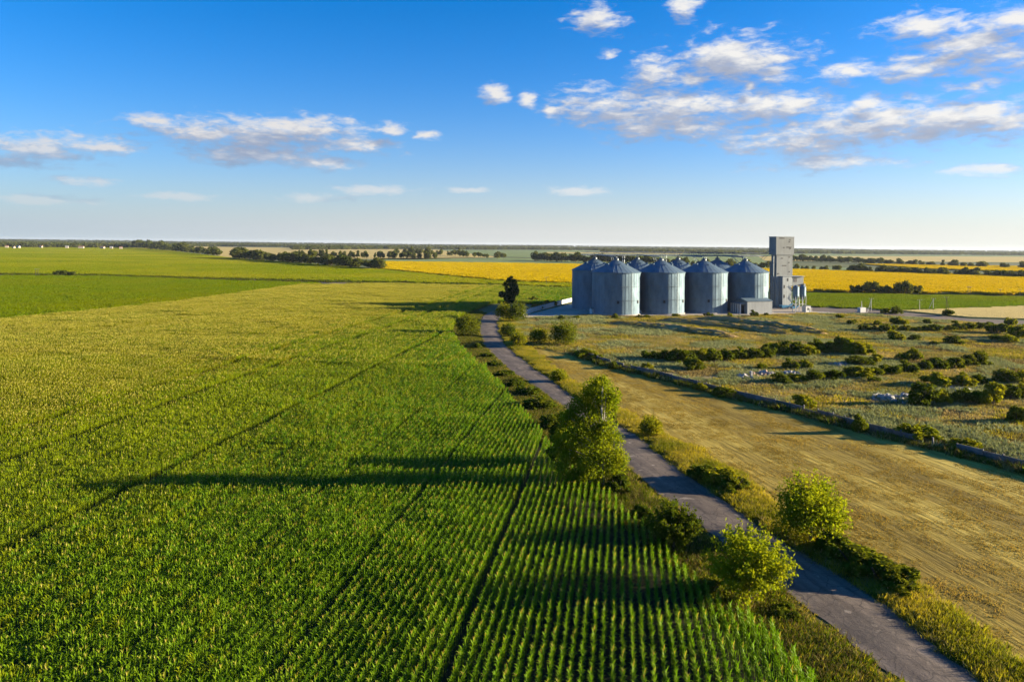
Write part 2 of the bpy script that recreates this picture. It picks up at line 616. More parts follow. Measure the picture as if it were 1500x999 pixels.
M['soil'] = ground_mat('dark_field_soil', [(.3, (.018, .02, .010)), (.7, (.04, .036, .02))], scale=.3, fine=4, bump=.5)
M['crop_far'] = ground_mat('far_crop_canopy', [(.3, (.085, .13, .02)), (.5, (.11, .16, .028)), (.7, (.15, .185, .035))], scale=.008, fine=.5, bump=1, bump_scale=1.2, dist=1.0)
M['crop_pale'] = ground_mat('pale_green_crop', [(.3, (.12, .17, .06)), (.7, (.20, .24, .09))], scale=.01, fine=.4, bump=1, bump_scale=.8, dist=1.0)
M['wheat'] = ground_mat('ripe_wheat', [(.3, (.36, .275, .085)), (.7, (.50, .39, .14))], scale=.006, fine=.15, bump=1, bump_scale=.8, dist=1.0)
M['sunfl_base'] = ground_mat('sunflower_stand', [(.3, (.04, .06, .012)), (.7, (.09, .09, .015))], scale=.02, fine=.6, bump=.8, bump_scale=.8, dist=.5)
M['stubble'] = ground_mat('cut_straw', [(.34, (.10, .070, .012)), (.45, (.20, .142, .024)), (.55, (.33, .245, .044)), (.66, (.47, .36, .085))], scale=.09, fine=1.6, bump=1, rot=R(103), stretch=(.12, 1, 1), bump_scale=1.6, dist=.18, lanes=.055)
M['waste'] = ground_mat('dry_wasteland', [(.3, (.12, .11, .04)), (.45, (.21, .175, .07)), (.6, (.30, .24, .11)), (.75, (.38, .29, .16))], scale=.05, fine=1.0, bump=.8, bump_scale=1.5, dist=.3)
M['verge'] = ground_mat('verge_earth', [(.3, (.04, .04, .012)), (.5, (.08, .07, .02)), (.7, (.14, .11, .04))], scale=.2, fine=2, bump=.8, dist=.2)
M['gravel'] = ground_mat('gravel_yard', [(.3, (.24, .20, .15)), (.5, (.36, .31, .25)), (.7, (.46, .41, .34))], scale=.08, fine=2, bump=.5, bump_scale=4, dist=.1)
M['dirt'] = ground_mat('dark_dirt_track', [(.3, (.10, .08, .065)), (.7, (.2, .16, .12))], scale=.05, fine=1, bump=.5, dist=.2)

FAR = [
    # name, polygon in photograph pixels, material, z, height
    ('green_field', [(-260, 358), (200, 362.5), (250, 368), (340, 379), (560, 396), (733, 413.5), (836, 417.5), (836, 422), (740, 418), (560, 414), (300, 408), (150, 403.5), (-300, 398)], 'crop_far', .05, .5),
    ('left_crop_field', [(-300, 402), (150, 406), (300, 411), (470, 416), (440, 420), (250, 448), (0, 474), (-300, 505)], 'crop_far', .05, .4),
    ('wheat_field', [(262, 361), (640, 366), (735, 377), (600, 380.5), (430, 378), (330, 377)], 'wheat', .06, 0),
    ('pale_field', [(545, 378.5), (735, 377.5), (860, 381.5), (1127, 389), (1260, 393), (1260, 398), (1160, 396), (838, 388.5), (556, 385)], 'crop_pale', .06, 0),
    ('meadow', [(640, 366.5), (900, 366), (1500, 374), (1500, 376), (1120, 377), (1120, 388), (735, 376)], 'crop_pale', .05, 0),
    ('wheat_field', [(1110, 375), (1700, 377), (1700, 386), (1500, 384.5), (1120, 382)], 'wheat', .08, 0),
    ('wheat_field', [(800, 369.3), (1000, 371), (1000, 372.5), (800, 371)], 'wheat', .08, 0),
    ('sunflower_strip', [(1265, 388), (1700, 394), (1700, 402), (1500, 399), (1360, 395)], 'sunfl_base', .08, .6),
    ('near_green_field', [(1100, 427), (1180, 430), (1500, 435.5), (1750, 440), (1750, 446), (1500, 449), (1320, 456), (1180, 449), (1100, 447)], 'crop_far', .05, .3),
    ('pale_wheat_strip', [(1318, 456), (1500, 449), (1750, 446), (1750, 472), (1500, 468.5), (1420, 466)], 'wheat', .07, .5),
]
for nm, pp, mt, z, h in FAR:
    sheet(nm, poly_px(pp), z, M[mt], edge=h)
sheet('field_track', poly_px([(-300, 398.3), (150, 403.7), (300, 408.2), (560, 414.2), (740, 418.2), (840, 422.2), (840, 424), (740, 420), (560, 417), (300, 411), (150, 406), (-300, 401.5)]), .04, M['dirt'])
sheet('service_track', poly_px([(1190, 448), (1320, 457), (1420, 467), (1500, 470), (1750, 476), (1750, 482), (1500, 478), (1400, 471), (1300, 462), (1190, 456)]), .03, M['dirt'])

# a low wooded rise far away closes the view
M['rise'] = ground_mat('far_rise', [(.35, (.035, .05, .02)), (.5, (.07, .085, .03)), (.62, (.16, .15, .06))], scale=.0022, fine=.004, bump=0, stretch=(.35, 1, 1))
RV, RQ = [], []
NX, NY = 220, 10
def rise_z(x, t):
    return 15.5 * math.sin(math.pi * min(1, t * 1.25) / 2) ** 1.3 * (1 + .10 * math.sin(x / 900.0) + .07 * math.sin(x / 370.0 + 1) + .04 * math.sin(x / 170.0))
for j in range(NY + 1):
    for i in range(NX + 1):
        a_ = -1.15 + 2.3 * i / NX
        d_ = 6200 + 2600 * j / NY
        x = math.sin(a_) * d_
        RV.append((x, math.cos(a_) * d_, rise_z(x, j / NY) - (.5 if j == 0 else 0)))
for j in range(NY):
    for i in range(NX): RQ.append((j * (NX + 1) + i, j * (NX + 1) + i + 1, (j + 1) * (NX + 1) + i + 1, (j + 1) * (NX + 1) + i))
tag(link('hills', mesh_np('hills', np.array(RV), np.array(RQ), [M['rise']], None, True)), kind='structure')

# the long low sun reaches these crops sideways: they are clad with countless small leaf tufts
M['crop_leaf'] = foliage('left_crop_leaf', (.12, .165, .003), (.15, .18, .004), .48, .006, (.19, .20, .01), big_w=(.42, .6))
M['crop_leaf_deep'] = foliage('deep_crop_leaf', (.095, .145, .003), (.12, .16, .004), .48, .01, (.135, .16, .004), big_w=(.45, .65))
M['sunfl'] = foliage('sunflower_petal', (.45, .335, .0002), (.50, .375, .0002), .35, .01, (.42, .32, .0004), tcol=(1.2, 1.05, .2), big_w=(.52, .72))
M['sunfl_leaf'] = foliage('sunflower_leaf', (.06, .09, .015), (.09, .12, .02), .4)


def tuft_patch(name, r, size, n, h, leaf, mats, weights, tilt=.6):
    c = np.stack([r.uniform(-size / 2, size / 2, n), r.uniform(-size / 2, size / 2, n), r.uniform(.25, 1, n) * h], 1)
    nr = unit(r, n); nr[:, 2] = np.abs(nr[:, 2]) * tilt
    nr /= np.linalg.norm(nr, axis=1)[:, None]
    v, q = quad_cloud(r, c, nr, np.full(n, leaf))
    mi = r.choice(len(mats), n, p=weights)
    return bpy.data.objects.new(name, mesh_np(name, v, q, mats, mi))


def cover(name, poly, size, protos, z=0.0, jitter=.35, keep=None, sc_=(.9, 1.2), label=None, cat=None, pick=None):
    P = np.asarray([(p[0], p[1]) for p in poly])
    lo, hi = P.min(0), P.max(0)
    gx, gy = np.meshgrid(np.arange(lo[0], hi[0], size), np.arange(lo[1], hi[1], size))
    pts = np.stack([gx.ravel(), gy.ravel()], 1)
    pts = pts + rng.uniform(-jitter, jitter, pts.shape) * size
    # only what a camera near this one can see
    v = np.abs(pts[:, 0]) < pts[:, 1] * .86 + 25
    pts = pts[v & inside(poly, pts)]
    if keep is not None: pts = pts[keep(pts)]
    n = len(pts)
    rot = np.zeros((n, 3)); rot[:, 2] = rng.uniform(0, 2 * math.pi, n)
    s = rng.uniform(*sc_, n)
    idx = rng.randint(0, len(protos), n) if pick is None else pick(pts)
    p3 = np.concatenate([pts, np.full((n, 1), z)], 1)
    return scatter(name, p3, rot, np.stack([s, s, s], 1), idx, protos, 'stuff', label, cat)


M['crop_leaf_cool'] = foliage('cool_green_crop_leaf', (.06, .105, .006), (.075, .12, .008), .45, .01, (.085, .115, .008), big_w=(.45, .65))
r0 = np.random.RandomState(3)
cool_p = [tuft_patch('cool_crop_tuft', r0, 6, 620, .4, .42, [M['crop_leaf_cool']], [1]) for _ in range(3)]
green_p = [tuft_patch('crop_tuft', r0, 9, 620, .75, .62, [M['crop_leaf']], [1]) for _ in range(4)]
deep_p = [tuft_patch('deep_crop_tuft', r0, 6, 620, .6, .42, [M['crop_leaf_deep']], [1]) for _ in range(4)]
sun_p = [tuft_patch('sunflower_tuft', r0, 10, 1500, 1.5, .55, [M['sunfl'], M['sunfl_leaf']], [.95, .05], 1.3) for _ in range(4)]
cover('green_crop', poly_px(FAR[0][1]), 8, green_p, .45)
cover('low_crop', poly_px(FAR[1][1]), 5.2, deep_p, .35)
cover('green_crop', poly_px(FAR[8][1]), 5.2, cool_p, .25)
SUNF = poly_px([(556, 384.5), (838, 388.5), (1160, 396.5), (1260, 399), (1500, 407), (1750, 415), (1750, 438), (1500, 433.5), (1180, 428), (836, 417), (733, 413), (560, 395.5)])
sheet('sunflower_ground', SUNF, .06, M['sunfl_base'], edge=.9)
cover('sunflowers', SUNF, 8.2, sun_p, .6)
cover('sunflowers', poly_px(FAR[7][1]), 10, [p.copy() for p in sun_p], .5)

# ------------------------------------------------------------------ corn
A_ROW = R(8.4)
UX, UY = math.sin(A_ROW), math.cos(A_ROW)
CORN_PX = [(1190, 1010), (1132, 945), (1065, 905), (1010, 850), (960, 800), (900, 745), (850, 708), (805, 655), (772, 612), (736, 570), (708, 545), (674, 514), (662, 490), (668, 470), (695, 456), (722, 446), (745, 444), (800, 448), (838, 440), (838, 424.5), (740, 421), (560, 418), (440, 419.5), (250, 447), (0, 473), (-300, 506)]
CORN = poly_px(CORN_PX) + [Vector((-75, 62, 0)), Vector((-40, 26, 0)), Vector((28, 26, 0))]
sheet('corn_ground', CORN, .012, M['soil'])
M['corn'] = foliage('corn_leaf', (.115, .172, .003), (.20, .235, .004), .36, .02, (.19, .23, .003), rough=.5, spec=.08, tcol=(1.25, 1.4, .4))
M['corn_fresh'] = foliage('fresh_corn_leaf', (.086, .164, .003), (.155, .224, .005), .36, .02, (.125, .21, .004), rough=.5, spec=.08, tcol=(1.25, 1.45, .4))
M['corn_ripe'] = foliage('corn_leaf_yellowing', (.19, .21, .006), (.24, .245, .010), .46, .03, (.17, .21, .006), rough=.5, spec=.05)
M['tassel'] = foliage('corn_tassel', (.30, .28, .05), (.36, .32, .07), .3)


def corn_piece(name, r, L, step, leaves, seg, mat, tassel, wmul=1.0):
    parts = []
    n = int(L / step)
    y = (np.arange(n) + .5) * step - L / 2 + r.uniform(-.08, .08, n)
    base = np.stack([r.uniform(-.09, .09, n), y, np.zeros(n)], 1)
    ht = r.uniform(1.42, 1.85, n)
    for k in range(leaves):
        t = (k + .6) / leaves
        b = base.copy(); b[:, 2] = ht * (.32 + .62 * t)
        a = r.uniform(0, math.pi, n) + (math.pi if k % 2 else 0)
        d = np.stack([np.cos(a), np.sin(a)], 1)
        ln = r.uniform(.50, .80, n) * (1.0 - .45 * abs(t - .45)) * (1 if L > 3 else .86)
        v, q = strips(b, d, ln, np.full(n, .085 * wmul) * r.uniform(.8, 1.2, n), r.uniform(1.0, 2.2, n) if L < 3 else r.uniform(1.2, 2.4, n), seg, r.uniform(.95, 1.4, n) if L < 3 else r.uniform(.75, 1.25, n), r)
        parts.append((v, q, 0))
    # stalk
    v, q = strips(base, headings(r, n) * .001 + 0, ht * 1.02, np.full(n, .05), np.zeros(n), 1, np.full(n, math.pi / 2), r)
    s = headings(r, n)
    sd_ = np.stack([s[:, 0], s[:, 1], np.zeros(n)], 1) * .02
    v = np.stack([base - sd_, base + sd_, base + sd_ + np.array([0, 0, 1]) * ht[:, None], base - sd_ + np.array([0, 0, 1]) * ht[:, None]], 1).reshape(-1, 3)
    parts.append((v, np.arange(n * 4).reshape(n, 4), 0))
    if tassel > 0:
        kk = r.rand(n) < tassel
        for j in range(3):
            b = base[kk].copy(); b[:, 2] = ht[kk] * .97
            m_ = kk.sum()
            v, q = strips(b, headings(r, m_), r.uniform(.3, .45, m_), np.full(m_, .06 * wmul), r.uniform(.1, .9, m_), 2, r.uniform(1.0, 1.5, m_), r)
            parts.append((v, q, 1))
    v, q, mi = merge(parts)
    return bpy.data.objects.new(name, mesh_np(name, v, q, [mat, M['tassel']], mi))


rc = np.random.RandomState(11)
near_p = [corn_piece('corn_a', rc, 2.0, .24, 9, 3, M['corn_fresh'], .05) for _ in range(5)] + [corn_piece('corn_b', rc, 2.0, .24, 9, 3, M['corn'], .08) for _ in range(4)] + [corn_piece('corn_c', rc, 2.0, .24, 9, 3, M['corn_ripe'], .45) for _ in range(4)]
far_p = [corn_piece('corn_d', rc, 6.0, .26, 6, 2, M['corn_fresh'], .08, 1.5) for _ in range(4)] + [corn_piece('corn_e', rc, 6.0, .26, 6, 2, M['corn'], .15, 1.5) for _ in range(4)] + [corn_piece('corn_f', rc, 6.0, .26, 6, 2, M['corn_ripe'], .5, 1.5) for _ in range(4)]
for L_ in (near_p, far_p):
    for i, o in enumerate(L_): o.name = o.name[:6] + '_%02d' % i


def vnoise(p, s, seed=0):
    """cheap smooth value noise on points (n,2)"""
    r = np.random.RandomState(seed)
    T = r.rand(64, 64)
    q = p / s
    i = np.floor(q).astype(int); f = q - i
    f = f * f * (3 - 2 * f)
    a, b = i[:, 0] % 64, i[:, 1] % 64
    a1, b1 = (a + 1) % 64, (b + 1) % 64
    return (T[a, b] * (1 - f[:, 0]) + T[a1, b] * f[:, 0]) * (1 - f[:, 1]) + (T[a, b1] * (1 - f[:, 0]) + T[a1, b1] * f[:, 0]) * f[:, 1]


def corn_rows(q0, q1, L, protos, n_green, name, thick):
    ks = np.arange(-560, 120)
    # sixteen rows, then a wheel gap a little wider than a row
    p = -11.3 + (ks // 16) * 11.3 + np.mod(ks, 16) * np.where(ks > -60, .685, .662) + np.where(ks > -60, .48, .66)
    rows = np.where(ks >= 0, -11.3 + .54 + ks * .7, p)
    rows = rows[~np.isin(ks, (-112, -113, -96, -97, -64))]      # wider wheel lanes farther left
    qs = np.arange(q0, q1, L)
    pg, qg = np.meshgrid(rows, qs)
    pg, qg = pg.ravel(), qg.ravel() + rng.uniform(-.2, .2, pg.size)
    pts = np.stack([pg * UY + qg * UX, -pg * UX + qg * UY], 1)
    vis = (np.abs(pts[:, 0]) < pts[:, 1] * .80 + 14) & inside(CORN, pts)
    # small gaps where plants failed
    gap = vnoise(pts, 3.2, 5) * .5 + vnoise(pts, 1.5, 6) * .5
    vis &= gap > .05
    pts, pp = pts[vis], pg[vis]
    n = len(pts)
    edge = -92 + 9 * (vnoise(pts, 25, 9) - .5) * 2
    mixv = (pp - edge) / 14 + rng.normal(0, .7, n)
    ripe = mixv < 0
    fresh = (pp + 46 + 16 * (vnoise(pts, 30, 19) - .5)) / 20 + rng.normal(0, .6, n) > 0
    n_mid = n_green + 4
    idx = np.where(ripe, rng.randint(n_mid, len(protos), n), np.where(fresh, rng.randint(0, n_green, n), rng.randint(n_green, n_mid, n)))
    rot = np.zeros((n, 3)); rot[:, 2] = -A_ROW + math.pi * rng.randint(0, 2, n)
    s = .84 + .26 * vnoise(pts, 6, 2) + rng.uniform(-.06, .06, n)
    z = s * (.9 + .25 * vnoise(pts, 14, 3))
    return scatter(name, np.concatenate([pts, np.full((n, 1), .01)], 1), rot, np.stack([np.full(n, thick), np.ones(n), z], 1), idx, protos, 'stuff')


corn_rows(26, 170, 2.0, near_p, 5, 'corn_plants', .76)
corn_rows(170, 580, 6.0, far_p, 4, 'corn_plants', .86)

# ------------------------------------------------------------------ road, verges, stubble, wasteland
ROAD_L = [(1420, 1075), (1324, 999), (1279, 968), (1240, 936), (1199, 904), (1158, 872), (1108, 835), (1062, 798), (1016, 762), (960, 720), (922, 684), (885, 645), (840, 608), (806, 582), (789, 570), (753, 547), (729, 525), (710, 507), (703.5, 488), (704, 471), (709, 462), (722, 456)]
ROAD_R = [(1545, 1075), (1439, 999), (1394, 968), (1359, 936), (1320, 904), (1269, 870), (1215, 835), (1152, 798), (1096, 760), (1044, 722), (985, 682), (940, 643), (885, 608), (836, 578), (822, 568), (794, 547), (762, 524), (742, 507), (732.5, 488), (729, 471), (737, 463), (752, 458)]


def lerp_line(L, k):
    out = []
    for i in range(len(L) - 1):
        for j in range(k):
            t = j / k
            out.append((L[i][0] * (1 - t) + L[i + 1][0] * t, L[i][1] * (1 - t) + L[i + 1][1] * t))
    return out + [L[-1]]


def strip_sheet(name, A, B, z, mat, k=4, cross=6, crown=0.0, wob=0.0):
    """a strip between two ground lines, with a crown across it and uneven edges"""
    A = [G(*p) for p in A]; B = [G(*p) for p in B]
    V, Q = [], []
    def res(P):
        out = []
        for i in range(len(P) - 1):
            for j in range(k): out.append(P[i].lerp(P[i + 1], j / k))
        return out + [P[-1]]
    A, B = res(A), res(B)
    for i, (a, b) in enumerate(zip(A, B)):
        d = (b - a).normalized()
        a2 = a - d * (rng.uniform(-wob, wob)); b2 = b + d * rng.uniform(-wob, wob)
        for c in range(cross + 1):
            t = c / cross
            p = a2.lerp(b2, t)
            V.append((p.x, p.y, z + crown * 4 * t * (1 - t)))
    w_ = cross + 1
    for i in range(len(A) - 1):
        for c in range(cross):
            Q.append((i * w_ + c, i * w_ + c + 1, (i + 1) * w_ + c + 1, (i + 1) * w_ + c))
    me = mesh_np(name, np.array(V), np.array(Q), [mat])
    return tag(link(name, me), kind='structure')


def road_mat():
    m, nt, out = newmat('worn_asphalt')
    wp = worldpos(nt)
    st = worldpos(nt, R(14), (1.0, .06, 1))
    a = noise(nt, wp, .25, 6, .65)
    b = noise(nt, st, .9, 5, .6)
    f = math_(nt, 'ADD', math_(nt, 'MULTIPLY', a, .5), math_(nt, 'MULTIPLY', b, .5))
    c = ramp(nt, f, [(.34, (.062, .048, .038)), (.47, (.115, .090, .070)), (.58, (.165, .130, .100)), (.70, (.25, .20, .15))])
    crk = N(nt, 'ShaderNodeTexVoronoi'); crk.feature = 'DISTANCE_TO_EDGE'; crk.inputs['Scale'].default_value = .55
    wq = N(nt, 'ShaderNodeVectorMath'); wq.operation = 'ADD'
    nn = N(nt, 'ShaderNodeTexNoise'); nn.inputs['Scale'].default_value = .8; nt.links.new(wp, nn.inputs['Vector'])
    nt.links.new(wp, wq.inputs[0]); nt.links.new(nn.outputs[1], wq.inputs[1]); nt.links.new(wq.outputs[0], crk.inputs['Vector'])
    ck = ramp(nt, crk.outputs[0], [(.012, (1, 1, 1)), (.03, (0, 0, 0))])
    c = mixc(nt, math_(nt, 'MULTIPLY', ck, .55), c, (.035, .03, .026))
    tar = ramp(nt, noise(nt, wp, .13, 2, .4), [(.58, (0, 0, 0)), (.60, (1, 1, 1))])
    c = mixc(nt, math_(nt, 'MULTIPLY', tar, .45), c, (.075, .062, .052))
    pt = noise(nt, wp, .6, 3, .5)
    mk = ramp(nt, pt, [(.64, (0, 0, 0)), (.69, (1, 1, 1))])
    c = mixc(nt, mk, c, (.25, .205, .155))
    fine = noise(nt, wp, 9, 4, .7)
    hs = N(nt, 'ShaderNodeHueSaturation')
    v = math_(nt, 'MULTIPLY_ADD', fine, .9); v.node.inputs[2].default_value = .55
    nt.links.new(v, hs.inputs['Value']); nt.links.new(c, hs.inputs['Color'])
    p = N(nt, 'ShaderNodeBsdfPrincipled')
    p.inputs['Roughness'].default_value = .85
    p.inputs['Specular IOR Level'].default_value = .2
    nt.links.new(hs.outputs[0], p.inputs['Base Color'])
    bn = N(nt, 'ShaderNodeBump'); bn.inputs['Strength'].default_value = .8; bn.inputs['Distance'].default_value = .06
    nt.links.new(noise(nt, wp, 2.2, 7, .7), bn.inputs['Height']); nt.links.new(bn.outputs[0], p.inputs['Normal'])
    nt.links.new(p.outputs[0], out.inputs[0])
    return m


M['road'] = road_mat()
strip_sheet('road', ROAD_L, ROAD_R, .06, M['road'], crown=.10, wob=.22)

STUB_L = [(1640, 1060), (1499, 974), (1387, 897), (1343, 862), (1235, 805), (1140, 752), (1092, 708), (1036, 668), (974, 640), (908, 601), (870, 580), (832, 556), (794, 527), (768, 505)]
WALL_PX = [(846, 517), (875, 528.5), (913, 540), (961, 551), (996, 560), (1035, 570), (1074, 580), (1115, 590), (1157, 600), (1220, 616), (1273, 632), (1320, 643), (1367, 654), (1440, 672), (1500, 688), (1620, 722)]
stub = poly_px(STUB_L + [(846, 519)] + [(x, y + 1) for x, y in WALL_PX] + [(1750, 760), (1750, 1060)])
sheet('stubble_field', stub, .02, M['stubble'])
lv = poly_px(CORN_PX[:14] + [(700, 452)] + ROAD_L[::-1][1:-1] + [(1400, 1060), (1230, 1060)])
sheet('verge', lv, .004, M['verge'])
rv = poly_px(ROAD_R + STUB_L[::-1])
sheet('verge', rv, .008, M['verge'])
WASTE_PX = WALL_PX + [(1800, 760), (1800, 484), (1500, 478), (1400, 471), (1300, 462), (1190, 459), (1100, 463), (980, 464), (860, 462), (770, 466), (745, 478), (766, 500), (800, 512)]
waste = poly_px(WASTE_PX)
sheet('wasteland', waste, .006, M['waste'])
sheet('gravel_yard', poly_px([(745, 466), (772, 461), (838, 445), (842, 436), (1195, 440), (1330, 458), (1240, 460), (1190, 460), (1100, 464.5), (1040, 464), (960, 467), (890, 468.5), (815, 471), (765, 470)]), .018, M['gravel'])

# grass and weeds
M['g_green'] = foliage('verge_grass', (.125, .15, .010), (.20, .20, .016), .45, .12, (.30, .26, .03), big_w=(.40, .62))
M['g_deep'] = foliage('deep_green_weeds', (.055, .085, .006), (.09, .12, .01), .4)
M['g_dry'] = foliage('dry_grass', (.31, .25, .095), (.42, .335, .14), .35, .08, (.21, .19, .06), tcol=(1.2, 1.05, .7))
M['g_brown'] = foliage('brown_dead_weeds', (.085, .068, .022), (.14, .11, .038), .3, tcol=(1, .9, .7))
M['g_sage'] = foliage('sage_wormwood', (.20, .22, .09), (.29, .30, .14), .25, tcol=(1.1, 1.1, .8))
M['straw'] = foliage('loose_straw', (.33, .25, .045), (.43, .33, .075), .3, .1, (.25, .19, .035), tcol=(1.2, 1, .7))


def blades(r, size, n, h, wdt, clump=0.35, tuft=6, lean=(.7, 1.45)):
    k = max(1, n // tuft)
    cc = r.uniform(-size / 2, size / 2, (k, 2))
    base = np.repeat(cc, tuft, 0) + r.normal(0, clump * .5, (k * tuft, 2))
    m_ = len(base)
    b = np.concatenate([base, np.zeros((m_, 1))], 1)
    return strips(b, headings(r, m_), r.uniform(.55, 1.15, m_) * h, np.full(m_, wdt) * r.uniform(.7, 1.3, m_), r.uniform(.2, 1.3, m_), 2, r.uniform(lean[0], lean[1], m_), r)


def grass_patch(name, r, size, mixes):
    parts, mats = [], []
    for (mat, n, h, wdt, clump) in mixes:
        v, q = blades(r, size, n, h, wdt, clump)
        parts.append((v, q, len(mats))); mats.append(mat)
    v, q, mi = merge(parts)
    return bpy.data.objects.new(name, mesh_np(name, v, q, mats, mi))


rg = np.random.RandomState(21)
verge_p = [grass_patch('vg_%02d' % i, rg, 2.4, [(M['g_green'], 420, .62, .055, .4), (M['g_dry'], 130, .6, .045, .3), (M['g_deep'], 90, .5, .07, .3)]) for i in range(4)]
vdry_p = [grass_patch('vd_%02d' % i, rg, 2.4, [(M['g_brown'], 170, .7, .055, .4), (M['g_dry'], 40, .75, .045, .4), (M['g_deep'], 360, .62, .08, .3), (M['g_green'], 130, .6, .05, .3)]) for i in range(4)]
waste_p = [grass_patch('wa_%02d' % i, rg, 5.0, [(M['g_dry'], 520, .55, .09, .7), (M['g_green'], 120, .5, .10, .5), (M['g_sage'], 60, .5, .12, .4)]) for i in range(3)] + \
          [grass_patch('wb_%02d' % i, rg, 5.0, [(M['g_sage'], 520, .75, .13, .5), (M['g_dry'], 200, .5, .09, .6), (M['g_deep'], 60, .6, .1, .4)]) for i in range(3)] + \
          [grass_patch('wc_%02d' % i, rg, 5.0, [(M['g_green'], 420, .6, .10, .6), (M['g_dry'], 260, .6, .09, .6), (M['g_brown'], 90, .6, .1, .5)]) for i in range(3)] + \
          [grass_patch('wd_%02d' % i, rg, 5.0, [(M['g_brown'], 220, .45, .09, .7), (M['g_dry'], 200, .45, .09, .7)]) for i in range(2)]
straw_p = [grass_patch('st_%02d' % i, rg, 3.0, [(M['straw'], 360, .16, .05, .5)]) for i in range(4)]


def waste_pick(p):
    a, b = vnoise(p, 16, 31), vnoise(p, 9, 32)
    k = np.where(a > .50, 1, 0)
    k = np.where((a < .30), 2, k)
    k = np.where(b > .74, 3, k)
    k = np.where(rng.rand(len(p)) < .22, rng.randint(0, 4, len(p)), k)
    r_ = rng.randint(0, 3, len(p))
    return np.where(k == 0, r_, np.where(k == 1, 3 + r_, np.where(k == 2, 6 + r_, 9 + r_ % 2)))


def off_line(line, dist):
    P = np.array([tuple(G(*p))[:2] for p in line])
    def f(p):
        best = np.full(len(p), 1e9)
        for a, b in zip(P[:-1], P[1:]):
            d = b - a
            t = np.clip(((p - a) @ d) / (d @ d), 0, 1)
            best = np.minimum(best, np.hypot(*(p - a - t[:, None] * d).T))
        return best > dist
    return f


off_l, off_r = off_line(ROAD_L, 1.5), off_line(ROAD_R, 1.15)
cover('roadside_grass', rv, 1.25, verge_p, .0, sc_=(.8, 1.25), keep=lambda p: (p[:, 1] < 330) & off_r(p))
cover('roadside_weeds', lv, 1.25, vdry_p, .0, sc_=(.7, 1.2), keep=lambda p: (p[:, 1] < 330) & off_l(p))
cover('wild_grass', waste, 3.6, waste_p, .0, sc_=(.8, 1.3), pick=waste_pick, keep=lambda p: (p[:, 1] < 420) & (vnoise(p, 5, 77) > .13))
cover('straw', stub, 2.4, straw_p, .0, sc_=(.8, 1.3), keep=lambda p: (p[:, 1] < 240) & (rng.rand(len(p)) < .2 + .6 * vnoise(p, 9, 15)))
edge_p = [grass_patch('eg_%02d' % i, rg, 1.4, [(M['g_green'], 90, .24, .04, .4), (M['g_dry'], 40, .22, .04, .3), (M['g_deep'], 50, .22, .05, .3)]) for i in range(3)]
near_l, near_r = off_line(ROAD_L, .12), off_line(ROAD_R, .10)
cover('edge_grass', rv, .9, edge_p, .0, sc_=(.6, 1.2), keep=lambda p: (p[:, 1] < 260) & ~off_r(p) & near_r(p))
cover('edge_grass', lv, .9, [p.copy() for p in edge_p], .0, sc_=(.6, 1.2), keep=lambda p: (p[:, 1] < 260) & ~off_l(p) & near_l(p))
# a ragged belt of weeds along both feet of the concrete wall
wl = [G(*p) for p in WALL_PX]
belt = []
for a, b in zip(wl[:-1], wl[1:]):
    n_ = int((b - a).length / .26)
    for i in range(n_):
        p = a.lerp(b, (i + rng.rand()) / n_)
        nn = Vector((b.y - a.y, a.x - b.x, 0)).normalized()
        if nn.y > 0: nn = -nn
        belt.append(p + nn * rng.uniform(.7, 1.9) if rng.rand() < .7 else p - nn * rng.uniform(.9, 2.2))
belt = np.array([tuple(p) for p in belt])
nb = len(belt)
belt_p = [grass_patch('bl_%02d' % i, rg, 1.6, [(M['g_deep'], 120, .75, .09, .4), (M['g_brown'], 70, .8, .07, .4), (M['g_sage'], 40, .6, .08, .3)]) for i in range(3)]
s_ = rng.uniform(.5, 1.0, nb) + 1.0 * (rng.rand(nb) < .22) * rng.rand(nb)
scatter('wall_weeds', belt, np.stack([np.zeros(nb), np.zeros(nb), rng.uniform(0, 6, nb)], 1), np.stack([s_, s_, s_], 1), rng.randint(0, 3, nb), belt_p)
# tall grass along the edges of the dirt track between the left fields
trk = []
line = [(-200, 399.5), (150, 404.5), (300, 409), (560, 415.5), (740, 419), (838, 423)]
for a, b in zip(line[:-1], line[1:]):
    a, b = G(*a), G(*b)
    n_ = int((b - a).length / 2.2)
    for i in range(n_): trk.append(tuple(a.lerp(b, (i + rng.rand()) / n_) + Vector((rng.normal(0, 1.2), rng.normal(0, 3.5), 0))))
trk = np.array(trk); nb = len(trk)
trk_p = [grass_patch('tk_%02d' % i, rg, 3.5, [(M['g_deep'], 80, 1.2, .25, .6), (M['g_brown'], 60, 1.0, .22, .6)]) for i in range(3)]
s_ = rng.uniform(.7, 1.7, nb)
scatter('track_weeds', trk, np.stack([np.zeros(nb), np.zeros(nb), rng.uniform(0, 6, nb)], 1), np.stack([s_, s_, s_], 1), rng.randint(0, 3, nb), trk_p)

